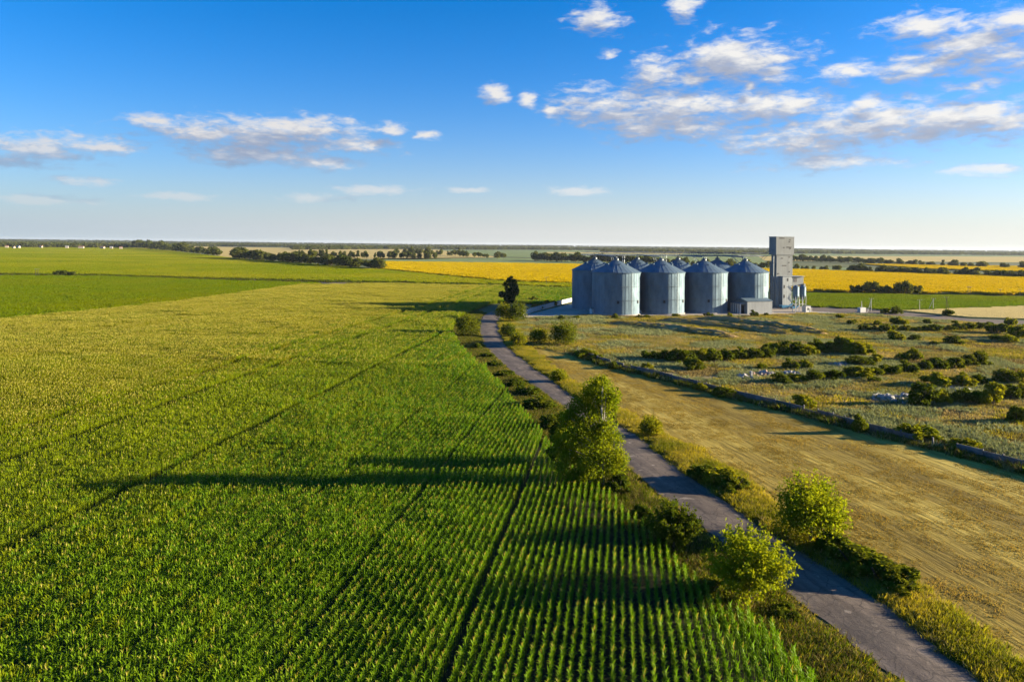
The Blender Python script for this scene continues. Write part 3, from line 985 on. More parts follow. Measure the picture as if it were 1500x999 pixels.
# ------------------------------------------------------------------ trees and shrubs
M['bark'] = surf('bark', (.11, .085, .06), .9, var=.4, vscale=6, bump=.8, stretch=(1, 1, .25))
M['bark_pale'] = surf('pale_bark', (.42, .38, .31), .85, var=.5, vscale=5, bump=.5, stretch=(1, 1, .3))
M['lf_poplar'] = foliage('poplar_leaf', (.11, .16, .008), (.13, .18, .009), .48, .35, (.17, .20, .01), big_w=(.42, .66))
M['lf_young'] = foliage('maple_leaf', (.13, .175, .008), (.15, .19, .009), .48, .4, (.19, .21, .01), big_w=(.45, .7))
M['lf_dark'] = foliage('dark_leaf', (.022, .045, .014), (.035, .06, .018), .3, .3, (.045, .07, .02))
M['lf_shrub'] = foliage('shrub_leaf', (.055, .082, .008), (.09, .115, .010), .42, .2, (.12, .13, .012), big_w=(.5, .75))
M['lf_bright'] = foliage('bright_shrub_leaf', (.11, .14, .008), (.15, .17, .010), .45, .3, (.19, .19, .013))
M['lf_far'] = foliage('far_leaf', (.045, .065, .014), (.075, .092, .018), .38, .01, (.085, .095, .02))


def leaf_cloud(r, lobes, n, size, outward=.55, shell=(.55, 1.08), flat=1.0):
    L = np.asarray(lobes, float)
    wgt = L[:, 3] ** 2
    k = r.choice(len(L), n, p=wgt / wgt.sum())
    d = unit(r, n)
    rad = L[k, 3] * (r.uniform(shell[0] ** 2, shell[1] ** 2, n) ** .5)
    c = L[k, :3] + d * rad[:, None] * np.array([1, 1, flat])
    nr = d * outward + unit(r, n) * (1 - outward)
    nr[:, 2] += .15
    nr /= np.linalg.norm(nr, axis=1)[:, None] + 1e-9
    return quad_cloud(r, c, nr, np.full(n, size))


def sub_lobes(r, lobes, m, f=(.35, .6)):
    out = []
    for (x, y, z, q) in lobes:
        for _ in range(m):
            d = unit(r, 1)[0]
            d[2] = d[2] * .8 + .1
            s = q * r.uniform(*f)
            out.append((x + d[0] * q * .75, y + d[1] * q * .75, z + d[2] * q * .75, s))
    return out


def dome_lobes(r, W, H, z0, n, rr=(.16, .3), low=.15):
    """lobes filling an uneven dome of width W and height H whose underside is at z0"""
    out = []
    while len(out) < n:
        d = unit(r, 1)[0]
        d[2] = r.uniform(-low * 2, 1)
        q = math.sqrt(max(0, 1 - min(1, abs(d[2])) ** 2))
        a = r.uniform(0, 2 * math.pi)
        t = r.uniform(.45, .86)
        out.append((math.cos(a) * q * W / 2 * t, math.sin(a) * q * W / 2 * t, z0 + H * (.24 + .62 * max(-.12, d[2]) * t + .06 * r.rand()), W * r.uniform(*rr) * .85))
    out.append((0, 0, z0 + H * .4, W * .32))
    return out


def stems(r, base_r, top, lobes, n, mat, name, parent, lean=(0, 0), start=.12):
    mb = MB()
    top = Vector(top)
    pts = [Vector((0, 0, -.1))]
    for i in range(1, 6):
        t = i / 5
        pts.append(Vector((top.x * t + r.normal(0, .02) * top.z * .4, top.y * t + r.normal(0, .02) * top.z * .4, top.z * t)))
    mb.path(pts, base_r, base_r * .3, 8)
    ks = r.choice(len(lobes), min(n, len(lobes)), replace=False)
    for k in ks:
        e = Vector(lobes[k][:3])
        t = min(.95, max(start, (e.z / top.z) * .62))
        i = min(4, int(t * 5)); s = pts[i].lerp(pts[i + 1], t * 5 - i)
        m_ = s.lerp(e, .5) + Vector((0, 0, .08 * (e - s).length))
        mb.path([s, m_, e], base_r * .42 * (1 - .5 * t), base_r * .1, 5)
    return mb.obj(name, mat, parent, True)


def make_tree(name, label, cat, loc, r, lobes, n, leaf, mat, trunk_r, top, bark, limbs=14, group=None, outward=.5, shell=(.5, 1.1), extra=None):
    t = thing(name, label, cat, loc, 0, group)
    parts = [(*leaf_cloud(r, lobes, n, leaf, outward, shell), 0)]
    if extra is not None: parts += extra
    v, q, mi = merge(parts)
    link('crown', mesh_np('crown', v, q, [mat], None), t)
    stems(r, trunk_r, top, lobes, limbs, bark, 'trunk', t)
    return t


# --- the tall leaning poplar beside the road
r = np.random.RandomState(5)
b = G(884, 716); k = mpp(b)
raw = [(878, 562, 12.1), (872, 576, 15.3), (884, 582, 15.3), (862, 592, 15.3), (890, 598, 14.2), (846, 600, 14.2), (832, 612, 14.2), (874, 606, 16.5), (856, 622, 18.7), (886, 626, 15.3), (836, 634, 16.5), (820, 646, 13.2), (898, 644, 14.2), (868, 644, 17.6), (848, 656, 17.6), (884, 662, 15.3), (908, 666, 13.2), (864, 676, 17.6), (832, 672, 14.2), (896, 686, 15.3), (876, 694, 16.5), (852, 694, 16.5), (838, 700, 13.2)]
lob = [((x - 884) * k, r.uniform(-1.6, 1.6), (716 - y) * k * 1.01, q * k) for x, y, q in raw]
lob += [((x - 884) * k, r.uniform(-1.2, 1.2), (716 - y) * k, q * k) for x, y, q in ((862, 714, 13), (888, 716, 13), (842, 712, 12), (824, 684, 11), (814, 662, 9), (905, 704, 9))]
lob2 = sub_lobes(r, lob, 9, (.22, .5)) + sub_lobes(r, lob, 5, (.5, .8))
make_tree('poplar_tree', 'tall bright green poplar with a pale trunk standing on the left edge of the road', 'tree', b, r, lob2, 34000, .16, M['lf_poplar'], .20, ((878 - 884) * k, -1.5, (716 - 562) * k), M['bark_pale'], 46, outward=.4, shell=(.1, 1.35))
# darker undergrowth tree on its shaded side
b = G(834, 690); k = mpp(b)
lob = sub_lobes(r, dome_lobes(r, 58 * k, 104 * k, 0, 24), 3)
make_tree('leafy_tree', 'dense dark green tree crowding the shaded side of the tall poplar', 'tree', b, r, lob, 12000, .20, M['lf_shrub'], .12, (0, 0, 55 * k), M['bark'], 12, outward=.45, shell=(.4, 1.15))


def spray_tree(name, label, px, py, wpx, hpx, mat, seed, n=11000, leaf=.15, spiky=True, bark='bark', z0=.05):
    r = np.random.RandomState(seed)
    b = G(px, py); k = mpp(b)
    W, H = wpx * k, hpx * k * 1.03
    lobes = dome_lobes(r, W * (.66 if spiky else .98), H * (.78 if spiky else 1.0), H * z0, 30, (.13, .26))
    if not spiky: lobes += [(0, 0, H * .42, W * .36), (W * .12, 0, H * .6, W * .3), (-W * .13, 0, H * .58, W * .3), (0, W * .1, H * .3, W * .36)]
    fine = (lobes if not spiky else []) + sub_lobes(r, lobes, 4, (.35, .65))
    if True:
        for _ in range(150 if spiky else 60):
            d = unit(r, 1)[0]; d[2] = abs(d[2]) * 1.2 - .15
            d /= np.linalg.norm(d)
            c0 = np.array([d[0] * W * .3, d[1] * W * .3, H * (.46 + .30 * d[2])]) * r.uniform(.8, 1.12)
            up = d * np.array([1, 1, .8]) + np.array([0, 0, .45])
            for j in range(5):
                c = c0 + up * (j * W * (.062 if spiky else .05))
                fine.append((*c, W * (.062 - .007 * j)))
    return make_tree(name, label, 'tree', b, r, fine, n, leaf, mat, .1 + .012 * W, (0, 0, H * .6), M[bark], 26, outward=.35, shell=(.25, 1.3))


spray_tree('young_tree', 'spiky yellow green young tree right at the near left edge of the road', 1098, 888, 116, 100, M['lf_young'], 41, 9500, .17)
spray_tree('round_tree', 'round full crowned green tree at the edge of the stubble field', 1188, 796, 106, 102, M['lf_young'], 42, 11000, .17, False)
spray_tree('round_bush', 'small round dark green bush alone at the edge of the stubble beside the road', 953, 640, 33, 30, M['lf_bright'], 43, 3200, .17, False)
spray_tree('leafy_bush', 'broad green bush between the corn and the road left of the spiky young tree', 986, 808, 76, 62, M['lf_shrub'], 44, 8000, .16, True)
spray_tree('round_bush', 'bushy dark green tree on the left roadside before the far bend', 685, 493, 38, 32, M['lf_shrub'], 45, 5200, .26, False)
spray_tree('leafy_bush', 'green bush at the right foot of the tall dark tree', 757, 472, 32, 30, M['lf_shrub'], 46, 4600, .28, False)
spray_tree('leafy_bush', 'green bush at the left foot of the tall dark tree', 737, 470, 26, 27, M['lf_bright'], 47, 3600, .28, False)
spray_tree('round_bush', 'dark green bush on the right roadside below the tall dark tree', 744, 494, 24, 20, M['lf_shrub'], 48, 2600, .26, False)
spray_tree('round_bush', 'yellow green bush on the right roadside where the stubble field begins', 759, 509, 27, 23, M['lf_bright'], 49, 3000, .24, False)
spray_tree('round_bush', 'small green bush on the right roadside verge beyond the poplar', 818, 560, 24, 19, M['lf_bright'], 50, 2400, .2, False)
spray_tree('large_bush', 'big round green bush at the far end of the concrete wall', 826, 506, 44, 34, M['lf_shrub'], 51, 6000, .26, False)
spray_tree('large_bush', 'loose green bush left of the big round bush behind the stubble', 790, 503, 30, 22, M['lf_bright'], 52, 3400, .26, False)
# tall dark tree at the road's bend
r = np.random.RandomState(61)
b = G(748, 451); k = mpp(b)
lob = [(r.normal(0, 1) * 2.2 * k * (1.3 if 10 < z < 36 else .8) * 1.5, r.normal(0, 1) * 2.5 * k, z * k, r.uniform(5, 8.5) * k * (1 if z < 34 else .7)) for z in np.linspace(9, 42, 22)]
make_tree('dark_tree', 'tall dark tree standing at the bend of the road', 'tree', b, r, sub_lobes(r, lob, 4, (.35, .65)), 8000, .42, M['lf_dark'], .3, (0, 0, 38 * k), M['bark'], 14, outward=.45)


# --- shrubs of the wasteland: unit meshes, each shrub an object of its own
def unit_shrub(seed, mat, n=2300, leaf=.062):
    r = np.random.RandomState(seed)
    lob = sub_lobes(r, dome_lobes(r, .86, .9, .0, 15, (.17, .30), .3), 3, (.4, .7))
    v, q = leaf_cloud(r, lob, n, leaf, .5, (.45, 1.12))
    v[:, 2] = np.abs(v[:, 2]) * .98
    mb = MB()
    for _ in range(6):
        a = r.uniform(0, 6.28)
        mb.path([Vector((r.normal(0, .03), r.normal(0, .03), 0)), Vector((math.cos(a) * .12, math.sin(a) * .12, .25)), Vector((math.cos(a) * .28, math.sin(a) * .28, .55))], .016, .006, 5)
    f0 = mesh_np('shrub', v, q, [mat])
    return f0, mb.mesh('stem', [M['bark']])


SHRUBS = [unit_shrub(100 + i, M['lf_shrub']) for i in range(5)]
BRIGHT = [unit_shrub(120 + i, M['lf_bright']) for i in range(3)]
ORD = ['first', 'second', 'third', 'fourth', 'fifth', 'sixth', 'seventh', 'eighth', 'ninth', 'tenth', 'eleventh', 'twelfth', 'thirteenth', 'fourteenth', 'fifteenth', 'sixteenth', 'seventeenth', 'eighteenth', 'nineteenth', 'twentieth']
rs = np.random.RandomState(8)


def shrub(px, py, wpx, hpx, label, group=None, bright=None, name='shrub'):
    b = G(px, py); k = mpp(b)
    pool = BRIGHT if (bright if bright is not None else rs.rand() < .22) else SHRUBS
    f0, s0 = pool[rs.randint(len(pool))]
    t = thing(name, label, 'shrub', b, rs.uniform(0, 6.28), group)
    W = wpx * k * 1.22
    t.scale = (W, W * rs.uniform(.85, 1.2), hpx * k * 1.3)
    link('foliage', f0, t)
    link('stem', s0, t)
    return t


def shrub_row(items, text, group):
    for i, it in enumerate(sorted(items)):
        shrub(*it, text.format(ORD[i]), group)


shrub_row([(955, 527, 28, 16), (975, 529, 28, 18), (993, 531, 28, 20), (1010, 530, 26, 20), (1028, 529, 26, 20), (1045, 529, 28, 22), (1066, 528, 26, 20), (1085, 527, 26, 20), (1102, 526, 24, 20), (1120, 524, 26, 20)],
          '{} shrub from the left in the low near half of the long dense shrub row', 'shrubs in the long dense row of the wasteland')
shrub_row([(1135, 520, 22, 24), (1150, 521, 26, 26), (1168, 521, 26, 24), (1184, 522, 24, 22), (1200, 518, 24, 22), (1215, 518, 24, 22), (1230, 517, 24, 24), (1247, 520, 26, 24), (1266, 521, 26, 24)],
          '{} shrub from the left in the taller right half of the long dense shrub row', 'shrubs in the long dense row of the wasteland')
shrub_row([(1243, 553, 22, 16), (1262, 554, 28, 18), (1282, 551, 24, 16), (1303, 548, 28, 18), (1328, 546, 28, 18), (1354, 542, 20, 16), (1375, 541, 24, 20), (1397, 540, 26, 20), (1418, 536, 26, 18), (1437, 535, 25, 21)],
          '{} shrub from the left in the shrub line running right from the rubble', 'shrubs in the line right of the rubble')
shrub_row([(1147, 562, 30, 16), (1169, 559, 24, 14), (1192, 558, 30, 20), (1220, 557, 27, 19)],
          '{} shrub from the left in the short cluster in front of the rubble heaps', 'shrubs in front of the rubble heaps')
shrub_row([(1350, 594, 38, 34), (1376, 592, 28, 26), (1400, 590, 24, 20), (1424, 590, 30, 24), (1452, 593, 34, 34), (1478, 585, 30, 28), (1497, 585, 22, 26)],
          '{} shrub from the left in the big dark cluster beside the white debris', 'shrubs of the big dark cluster')
shrub_row([(1376, 566, 42, 23), (1408, 567, 30, 23), (1436, 563, 28, 14), (1472, 561, 36, 25), (1494, 563, 22, 22)],
          '{} shrub from the left in the row just behind the big dark cluster', 'shrubs behind the big dark cluster')
shrub_row([(1265, 485, 17, 13), (1281, 485, 13, 9), (1297, 486, 19, 15), (1312, 485, 15, 10), (1328, 486, 17, 11), (1342, 486, 15, 10), (1355, 486, 16, 11), (1371, 486, 21, 14), (1388, 485, 15, 10), (1403, 484, 21, 14), (1421, 483, 19, 13), (1435, 482, 13, 10), (1446, 481, 14, 11), (1463, 489, 34, 20)],
          '{} shrub from the left in the far shrub line below the dark service track', 'shrubs in the far line of the wasteland')
for it in [
    (1018, 541, 31, 17, 'low round shrub alone in front of the long dense shrub row'),
    (1157, 541, 22, 16, 'left one of two shrubs just below the taller half of the long row'),
    (1179, 540, 22, 15, 'right one of two shrubs just below the taller half of the long row'),
    (1116, 541, 18, 10, 'low shrub growing just behind the left rubble heap'),
    (1262, 535, 34, 16, 'wide low shrub just below the right end of the long dense row'),
    (1282, 532, 20, 14, 'small shrub touching the wide low one below the long row'),
    (1338, 529, 20, 21, 'upright bright shrub in the open grass above the middle shrub line'),
    (1322, 527, 18, 12, 'pale low shrub touching the upright bright one in open grass'),
    (1282, 560, 16, 10, 'tiny shrub in front of the shrub line right of the rubble'),
    (1490, 620, 30, 25, 'dark shrub alone at the right edge nearest the wall'),
    (1482, 478, 17, 15, 'bright yellow green shrub at the right end of the far shrub line'),
    (1490, 496, 28, 26, 'greyish tall shrub at the right frame edge below the far line'),
    (1458, 500, 20, 12, 'left low shrub in front of the greyish tall one at right'),
    (1476, 502, 24, 14, 'right low shrub in front of the greyish tall one at right'),
    (1312, 499, 23, 15, 'dark shrub alone below the left end of the far shrub line'),
    (1341, 499, 19, 9, 'flat low shrub in open grass right of the dark lone shrub'),
    (1368, 506, 14, 8, 'smallest lone shrub in open grass in the middle of the right wasteland'),
    (1395, 504, 25, 13, 'wide dark shrub alone in open grass right of the smallest one'),
    (1311, 476, 15, 15, 'bright yellowish shrub standing above the far shrub line'),
    (1323, 477, 16, 12, 'dark shrub touching the bright yellowish one above the far line'),
    (1284, 477, 12, 8, 'small dark shrub above the left end of the far shrub line'),
    (1359, 475, 12, 9, 'small dark shrub above the middle of the far shrub line'),
    (1388, 463, 16, 12, 'round dark shrub on the near edge of the pale wheat strip'),
    (1311, 460, 18, 12, 'round dark shrub at the left tip of the pale wheat strip'),
    (1297, 459, 12, 8, 'small shrub touching the round one at the tip of the wheat strip'),
    (1230, 467, 11, 8, 'small round shrub alone in dry grass right of the elevator yard'),
    (1247, 476, 13, 10, 'small shrub in dry grass below the white transformer'),
    (1039, 464, 11, 7, 'small shrub on the yard edge below the third front silo'),
    (1069, 466, 8, 8, 'tiny shrub left of the metal shed on the yard edge'),
    (1104, 464, 11, 10, 'round shrub right in front of the metal shed'),
    (1122, 463, 8, 5, 'tiny low shrub at the right front corner of the metal shed'),
    (1021, 475, 8, 6, 'tiny shrub on the middle earth mound'),
    (902, 467, 10, 8, 'round shrub on the yard edge below the first front silo'),
    (937, 466, 8, 6, 'left one of two tiny shrubs between the first two front silos'),
    (948, 466, 10, 6, 'right one of two tiny shrubs between the first two front silos'),
    (989, 464, 11, 6, 'low shrub on the yard edge at the right of the second front silo'),
    (823, 469, 12, 7, 'low shrub on the yard edge behind the big round bush'),
    (844, 467, 9, 6, 'tiny shrub on the yard edge right of the white fence'),
    (780, 443, 14, 10, 'loose shrub in the crop behind the white fence'),
    (808, 448, 17, 10, 'dark shrub just behind the middle of the white fence'),
    (788, 453, 14, 8, 'dark low shrub behind the near end of the white fence'),
    (858, 524, 30, 14, 'yellow green shrub on the far end of the concrete wall'),
    (876, 528, 20, 10, 'small bright shrub hanging over the far part of the wall'),
    (900, 540, 18, 10, 'dark low shrub at the wall foot near its far end'),
    (946, 542, 18, 12, 'bright little shrub standing behind the wall in the middle distance'),
    (1027, 572, 19, 13, 'dark shrub overgrowing the wall right of the middle'),
    (1058, 580, 32, 13, 'long dark low shrub at the foot of the wall'),
    (1177, 598, 31, 21, 'dark shrub just behind the wall below the rubble'),
    (1260, 634, 21, 30, 'narrow upright green shrub growing through a gap of the wall'),
    (1348, 643, 54, 25, 'wide bright shrub leaning over the wall on the right'),
    (1408, 657, 44, 18, 'lower bright shrub leaning over the wall nearest the frame edge'),
]:
    px, py, w_, h_, lab = it
    shrub(px, py, w_, h_, lab, bright=('bright' in lab or 'yellow' in lab) or None)
for it in [
    (1030, 702, 40, 22, 'left low bush on the right verge between road and stubble'),
    (1052, 712, 46, 32, 'middle green bush on the right verge between road and stubble'),
    (1074, 720, 42, 26, 'right low bush on the right verge between road and stubble'),
    (1218, 812, 52, 32, 'dark low bush at the foot of the round full crowned tree'),
    (1250, 832, 66, 42, 'tallest bush of the dark low thicket on the right verge'),
    (1288, 852, 66, 38, 'wide bush in the dark low thicket on the right verge'),
    (1318, 868, 50, 28, 'nearest bush of the dark low thicket on the right verge'),
    (955, 780, 34, 26, 'small bush touching the broad bush between corn and road'),
    (905, 722, 36, 30, 'low bush at the foot of the tall poplar'),
    (792, 600, 40, 22, 'dull low bush on the left verge beyond the poplar'),
    (772, 580, 34, 18, 'dull small bush on the left verge farther from the poplar'),
    (757, 566, 26, 14, 'dark low bush on the left verge just beyond the dull small one'),
    (742, 552, 24, 12, 'dark flat bush on the left verge where the road starts to narrow'),
    (726, 538, 20, 11, 'small dark bush between corn edge and road in the far left verge'),
    (712, 525, 18, 10, 'tiny dark bush on the left verge below the roadside tree'),
    (700, 512, 18, 10, 'low dark bush at the corn edge just below the roadside tree'),
    (812, 628, 40, 26, 'brownish bush on the left verge touching the poplar undergrowth'),
    (938, 762, 34, 22, 'low dark bush at the corn edge above the broad bush'),
    (1040, 872, 46, 28, 'dark low bush at the corn edge left of the spiky young tree'),
    (1148, 905, 44, 20, 'low dark bush on the roadside right below the spiky young tree'),
]:
    px, py, w_, h_, lab = it
    shrub(px, py, w_, h_, lab, bright=('green' in lab), name='bush')


# --- far trees
def unit_tree(seed, n=620, leaf=.10, shape='round', mat=None):
    r = np.random.RandomState(seed)
    if shape == 'round': lob = dome_lobes(r, .8, .85, .12, 12, (.2, .34), .3)
    else: lob = dome_lobes(r, .42, .9, .10, 12, (.25, .45), .5)
    v, q = leaf_cloud(r, lob, n, leaf, .5, (.4, 1.1))
    mb = MB(); mb.tube((0, 0, -.02), (0, 0, .5), .03, .015, 5)
    tv = np.array(mb.v); tq = np.array([f for f in mb.f if len(f) == 4])
    vv, qq, mi = merge([(v, q, 0), (tv, tq, 1)])
    return mesh_np('far_tree', vv, qq, [mat or M['lf_far'], M['bark']], mi)


FT = [unit_tree(200 + i) for i in range(5)] + [unit_tree(210 + i, shape='tall') for i in range(3)]
rt = np.random.RandomState(12)


def tree_row(line, n, hpx, label, group, wr=(.9, 1.5), spread=2.0, tall=.1, name='windbreak_tree', skip=None, hvar=(.7, 1.2)):
    P = [G(*p) for p in line]
    seg = [(b - a).length for a, b in zip(P[:-1], P[1:])]
    tot = sum(seg)
    for i in range(n):
        s = (i + .5 + rt.uniform(-.35, .35)) / n * tot
        j = 0
        while j < len(seg) - 1 and s > seg[j]: s -= seg[j]; j += 1
        p = P[j].lerp(P[j + 1], min(1, s / seg[j]))
        k = mpp(p)
        if skip and skip(p.x / p.y * F + CX): continue
        h = hpx * 1.35 * k * rt.uniform(*hvar)
        me = FT[5 + rt.randint(3)] if rt.rand() < tall else FT[rt.randint(5)]
        o = link(name, me)
        o.location = (p.x + rt.normal(0, spread), p.y + rt.normal(0, spread * 3), 0)
        o.rotation_euler = (0, 0, rt.uniform(0, 6.28))
        w_ = h * rt.uniform(*wr)
        o.scale = (w_, w_, h)
        tag(o, label, 'tree', group)


tree_row([(343, 379.5), (420, 384.5), (500, 390.5), (556, 395.5)], 52, 13, 'bushy tree in the nearer dense windbreak left of the sunflower field', 'trees of the windbreak left of the sunflowers', tall=.05)
tree_row([(432, 376.5), (540, 378.5), (640, 380)], 34, 9, 'tree in the thin row standing on the pale wheat', 'trees of the thin row on the wheat', wr=(.6, 1.0), tall=.3)
tree_row([(578, 372), (660, 375), (740, 379.5)], 26, 8, 'tree in the short row right of the pale wheat field', 'trees right of the wheat field', wr=(.8, 1.2))
tree_row([(196, 363.5), (250, 368), (322, 375.5)], 26, 10, 'tree in the row at the far left corner of the wheat field', 'trees at the far left corner of the wheat', wr=(1, 1.5))
tree_row([(780, 382), (838, 384), (925, 386)], 30, 10, 'dark tree in the dense belt behind the leftmost silos', 'trees of the belt behind the leftmost silos', wr=(1, 1.5))
tree_row([(925, 386), (1130, 394)], 26, 9, 'tree in the belt behind the silos and the tower', 'trees of the belt behind the silos', wr=(1, 1.5))
tree_row([(1158, 394.5), (1215, 396.5), (1245, 398)], 9, 7, 'small tree in the sparse end of the belt right of the tower', 'sparse trees right of the tower', wr=(.9, 1.3))
tree_row([(1246, 398.5), (1300, 401), (1400, 404.5), (1520, 409)], 46, 9.5, 'tree in the dark belt along the top of the large sunflower field', 'trees along the top of the large sunflower field', wr=(1, 1.6))
tree_row([(1158, 382), (1280, 387), (1400, 391), (1520, 394.5)], 54, 7.5, 'tree in the farther belt between wheat and narrow sunflower strip', 'trees of the farther belt on the right', wr=(1.1, 1.7))
for i, (px, hp, lab) in enumerate([(1249, 13, 'leftmost low tree of the clump in the sunflower field'), (1258, 15, 'second tree of the clump in the sunflower field'), (1270, 20, 'tall rounded tree in the left half of the clump'), (1279, 20, 'broad tree touching the tall rounded one of the clump'), (1289, 15, 'lower tree right of the tall rounded one in the clump'), (1298, 14, 'rightmost tree of the left half of the clump'), (1305, 13, 'slim small tree in the gap of the clump in the sunflowers'), (1317, 19, 'dark tree at the left of the right half of the clump'), (1328, 22, 'highest broad dark tree of the clump in the sunflowers'), (1337, 17, 'tree right of the highest one in the clump'), (1346, 14, 'rightmost tree of the clump in the sunflower field')]):
    p = G(px, 430.5 + (px - 1249) * .012); k = mpp(p)
    o = link('clump_tree', FT[(7 if 'slim' in lab else i % 5)])
    o.location = p
    o.rotation_euler = (0, 0, rt.uniform(0, 6.28))
    o.scale = (hp * k * (1.0 if 'slim' not in lab else .8), hp * k, hp * k * 1.05)
    tag(o, lab, 'tree', 'trees of the clump in the sunflower field')
for i, (px, w_, h_, lab) in enumerate([(85, 16, 8, 'left half of the bush standing on the track across the left fields'), (96, 18, 9, 'middle bush of the three on the track across the left fields'), (106, 12, 7, 'right low bush on the track across the left fields'), (594, 16, 4, 'flat bush on the track in front of the sunflower field')]):
    p = G(px, 404.5 if px < 200 else 415.5); k = mpp(p)
    o = link('track_bush', FT[i % 5]); o.location = p; o.scale = (w_ * k, w_ * k, h_ * k * 1.15)
    tag(o, lab, 'bush')

# far woods on the horizon: one mass
hz = []
for (x0, x1, y0, y1, rows, n_) in [(-250, 240, 361.5, 354, 7, 420), (200, 700, 361.5, 360.0, 6, 400), (430, 760, 366.0, 364.2, 5, 200), (650, 1200, 365.5, 367.0, 4, 380), (1100, 1750, 371, 376.5, 5, 420), (880, 1120, 370, 373, 2, 120), (-200, 1700, 355.4, 376, 3, 1300)]:
    for j in range(rows):
        for i in range(n_):
            t = rt.rand()
            x = x0 + (x1 - x0) * t
            if x0 == -250:
                y = y0 + (y1 - y0) * j / rows + .011 * (x - x0) * .4 + (2.2 - .3 * j if False else 0)
            else:
                y = y0 + (y1 - y0) * t - j * .55
            hor = 350 + .01134 * x
            y = max(y, hor + 2.6)
            hz.append((x, y))
hp, hs_, hr, hi = [], [], [], []
for (x, y) in hz:
    p = G(x, y)
    h = rt.uniform(11, 20)
    hp.append((p.x, p.y + rt.uniform(-40, 40), 0)); hs_.append((h * rt.uniform(1.1, 2.2),) * 2 + (h,)); hr.append((0, 0, rt.uniform(0, 6))); hi.append(rt.randint(4))
for i in range(5200):      # woods along the rise
    a_ = rt.uniform(-.78, .78)
    j = rt.choice([.0, .3, .55, .8, .95, 1.0], p=[.07, .1, .12, .13, .18, .40]) if rt.rand() < .85 else rt.rand()
    d_ = 6200 + 2600 * j
    x = math.sin(a_) * d_
    if math.sin(x / 520.0 + j * 5) + .5 * math.sin(x / 170.0) < -.75 and j < .9: continue
    h = rt.uniform(9, 15)
    hp.append((x, math.cos(a_) * d_, rise_z(x, j) - .5)); hs_.append((h * rt.uniform(1.3, 2.6),) * 2 + (h,)); hr.append((0, 0, rt.uniform(0, 6))); hi.append(rt.randint(4))
hz_p = [bpy.data.objects.new('wood_piece_%d' % i, unit_tree(300 + i, 160, .2)) for i in range(4)]
scatter('distant_woods', np.array(hp), np.array(hr), np.array(hs_), np.array(hi), hz_p)

# village houses on the left horizon
M['house_wall'] = surf('house_plaster', (.42, .37, .29), .8, var=.15)
M['house_roof'] = surf('house_roof_tiles', (.28, .16, .11), .8, var=.3)
M['house_roof_grey'] = surf('house_roof_slate', (.33, .33, .34), .8, var=.3)
for i, (px, py, w_, lab) in enumerate([(27, 361.6, 5, 'bright white village house among trees at far left'), (20, 362, 4, 'small pale house left of the bright white village house'), (60, 361, 4, 'small house between the bright village houses'), (98, 361.5, 4, 'little house just left of the largest village house'), (119, 361.6, 7, 'largest bright yellowish village house on the left horizon'), (150, 361.8, 6, 'long cream house right of the largest village house'), (163, 362, 4, 'small pale house right of the long cream one'), (177, 362.2, 4, 'last small house at the right end of the village'), (10, 361.3, 4, 'little house nearest the left frame edge')]):
    p = G(px, py + 2.3 + .0046 * px); k = mpp(p)
    t = thing('village_house', lab, 'house', p, rt.uniform(-.5, .5), 'houses of the distant village')
    W, D, hgt = w_ * k * .95, w_ * k * .7, 2.6 * k if k > 2 else 6
    hgt = min(hgt, 8)
    mb = MB(); mb.box((-W / 2, -D / 2, 0), (W / 2, D / 2, hgt)); mb.obj('wall', M['house_wall'], t)
    mb = MB()
    mb.add([(-W / 2 - .4, -D / 2 - .4, hgt + .02), (W / 2 + .4, -D / 2 - .4, hgt + .02), (W / 2 + .4, D / 2 + .4, hgt + .02), (-W / 2 - .4, D / 2 + .4, hgt + .02), (-W / 2 - .4, 0, hgt * 1.55), (W / 2 + .4, 0, hgt * 1.55)],
           [(0, 1, 5, 4), (2, 3, 4, 5), (1, 2, 5), (3, 0, 4), (3, 2, 1, 0)])
    mb.obj('roof', M['house_roof'] if i % 3 else M['house_roof_grey'], t)

# ------------------------------------------------------------------ the silos and the elevator
M['galv'] = surf('galvanised_steel', (.155, .225, .275), .66, metal=.6, spec=.25, var=.2, vscale=.25, ribs=(2.2, .03, 'Z'), stretch=(1, 1, .5))
M['galv_roof'] = surf('galvanised_roof', (.145, .215, .265), .6, metal=.5, var=.2, vscale=.4)
M['galv_dark'] = surf('weathered_steel', (.20, .23, .25), .55, metal=.6, var=.3, vscale=.8)
M['clad'] = surf('light_grey_cladding', (.16, .18, .185), .6, metal=.05, var=.16, vscale=.4, stretch=(1, 1, .2))
M['clad_pale'] = surf('pale_shed_cladding', (.235, .255, .265), .6, metal=.05, var=.14, vscale=.4, stretch=(1, 1, .2))
M['clad_grey'] = surf('mid_grey_cladding', (.25, .285, .30), .6, metal=.05, var=.15, vscale=.4, stretch=(1, 1, .2))
M['white'] = surf('white_paint', (.50, .50, .48), .6, var=.12, vscale=.8)
M['concrete'] = surf('old_concrete', (.36, .34, .32), .9, var=.35, vscale=1.2, bump=.6, bscale=12)
M['dark'] = surf('dark_opening', (.03, .03, .035), .7, var=.2)
M['blue'] = surf('blue_machine_paint', (.05, .22, .40), .5, var=.25)
M['rust'] = surf('rusty_orange_steel', (.42, .19, .06), .75, var=.4, vscale=3)

P0 = G(902, 459.5); P3 = G(1091, 455.5)
RD = Vector((P3.x - P0.x, P3.y - P0.y, 0)); SP = RD.length / 3; RD.normalize()
BD = Vector((-RD.y, RD.x, 0))
ROT = math.atan2(RD.y, RD.x)
SR, SE = 10.6, 18.3     # radius, eave height
SPK = 24.3              # peak


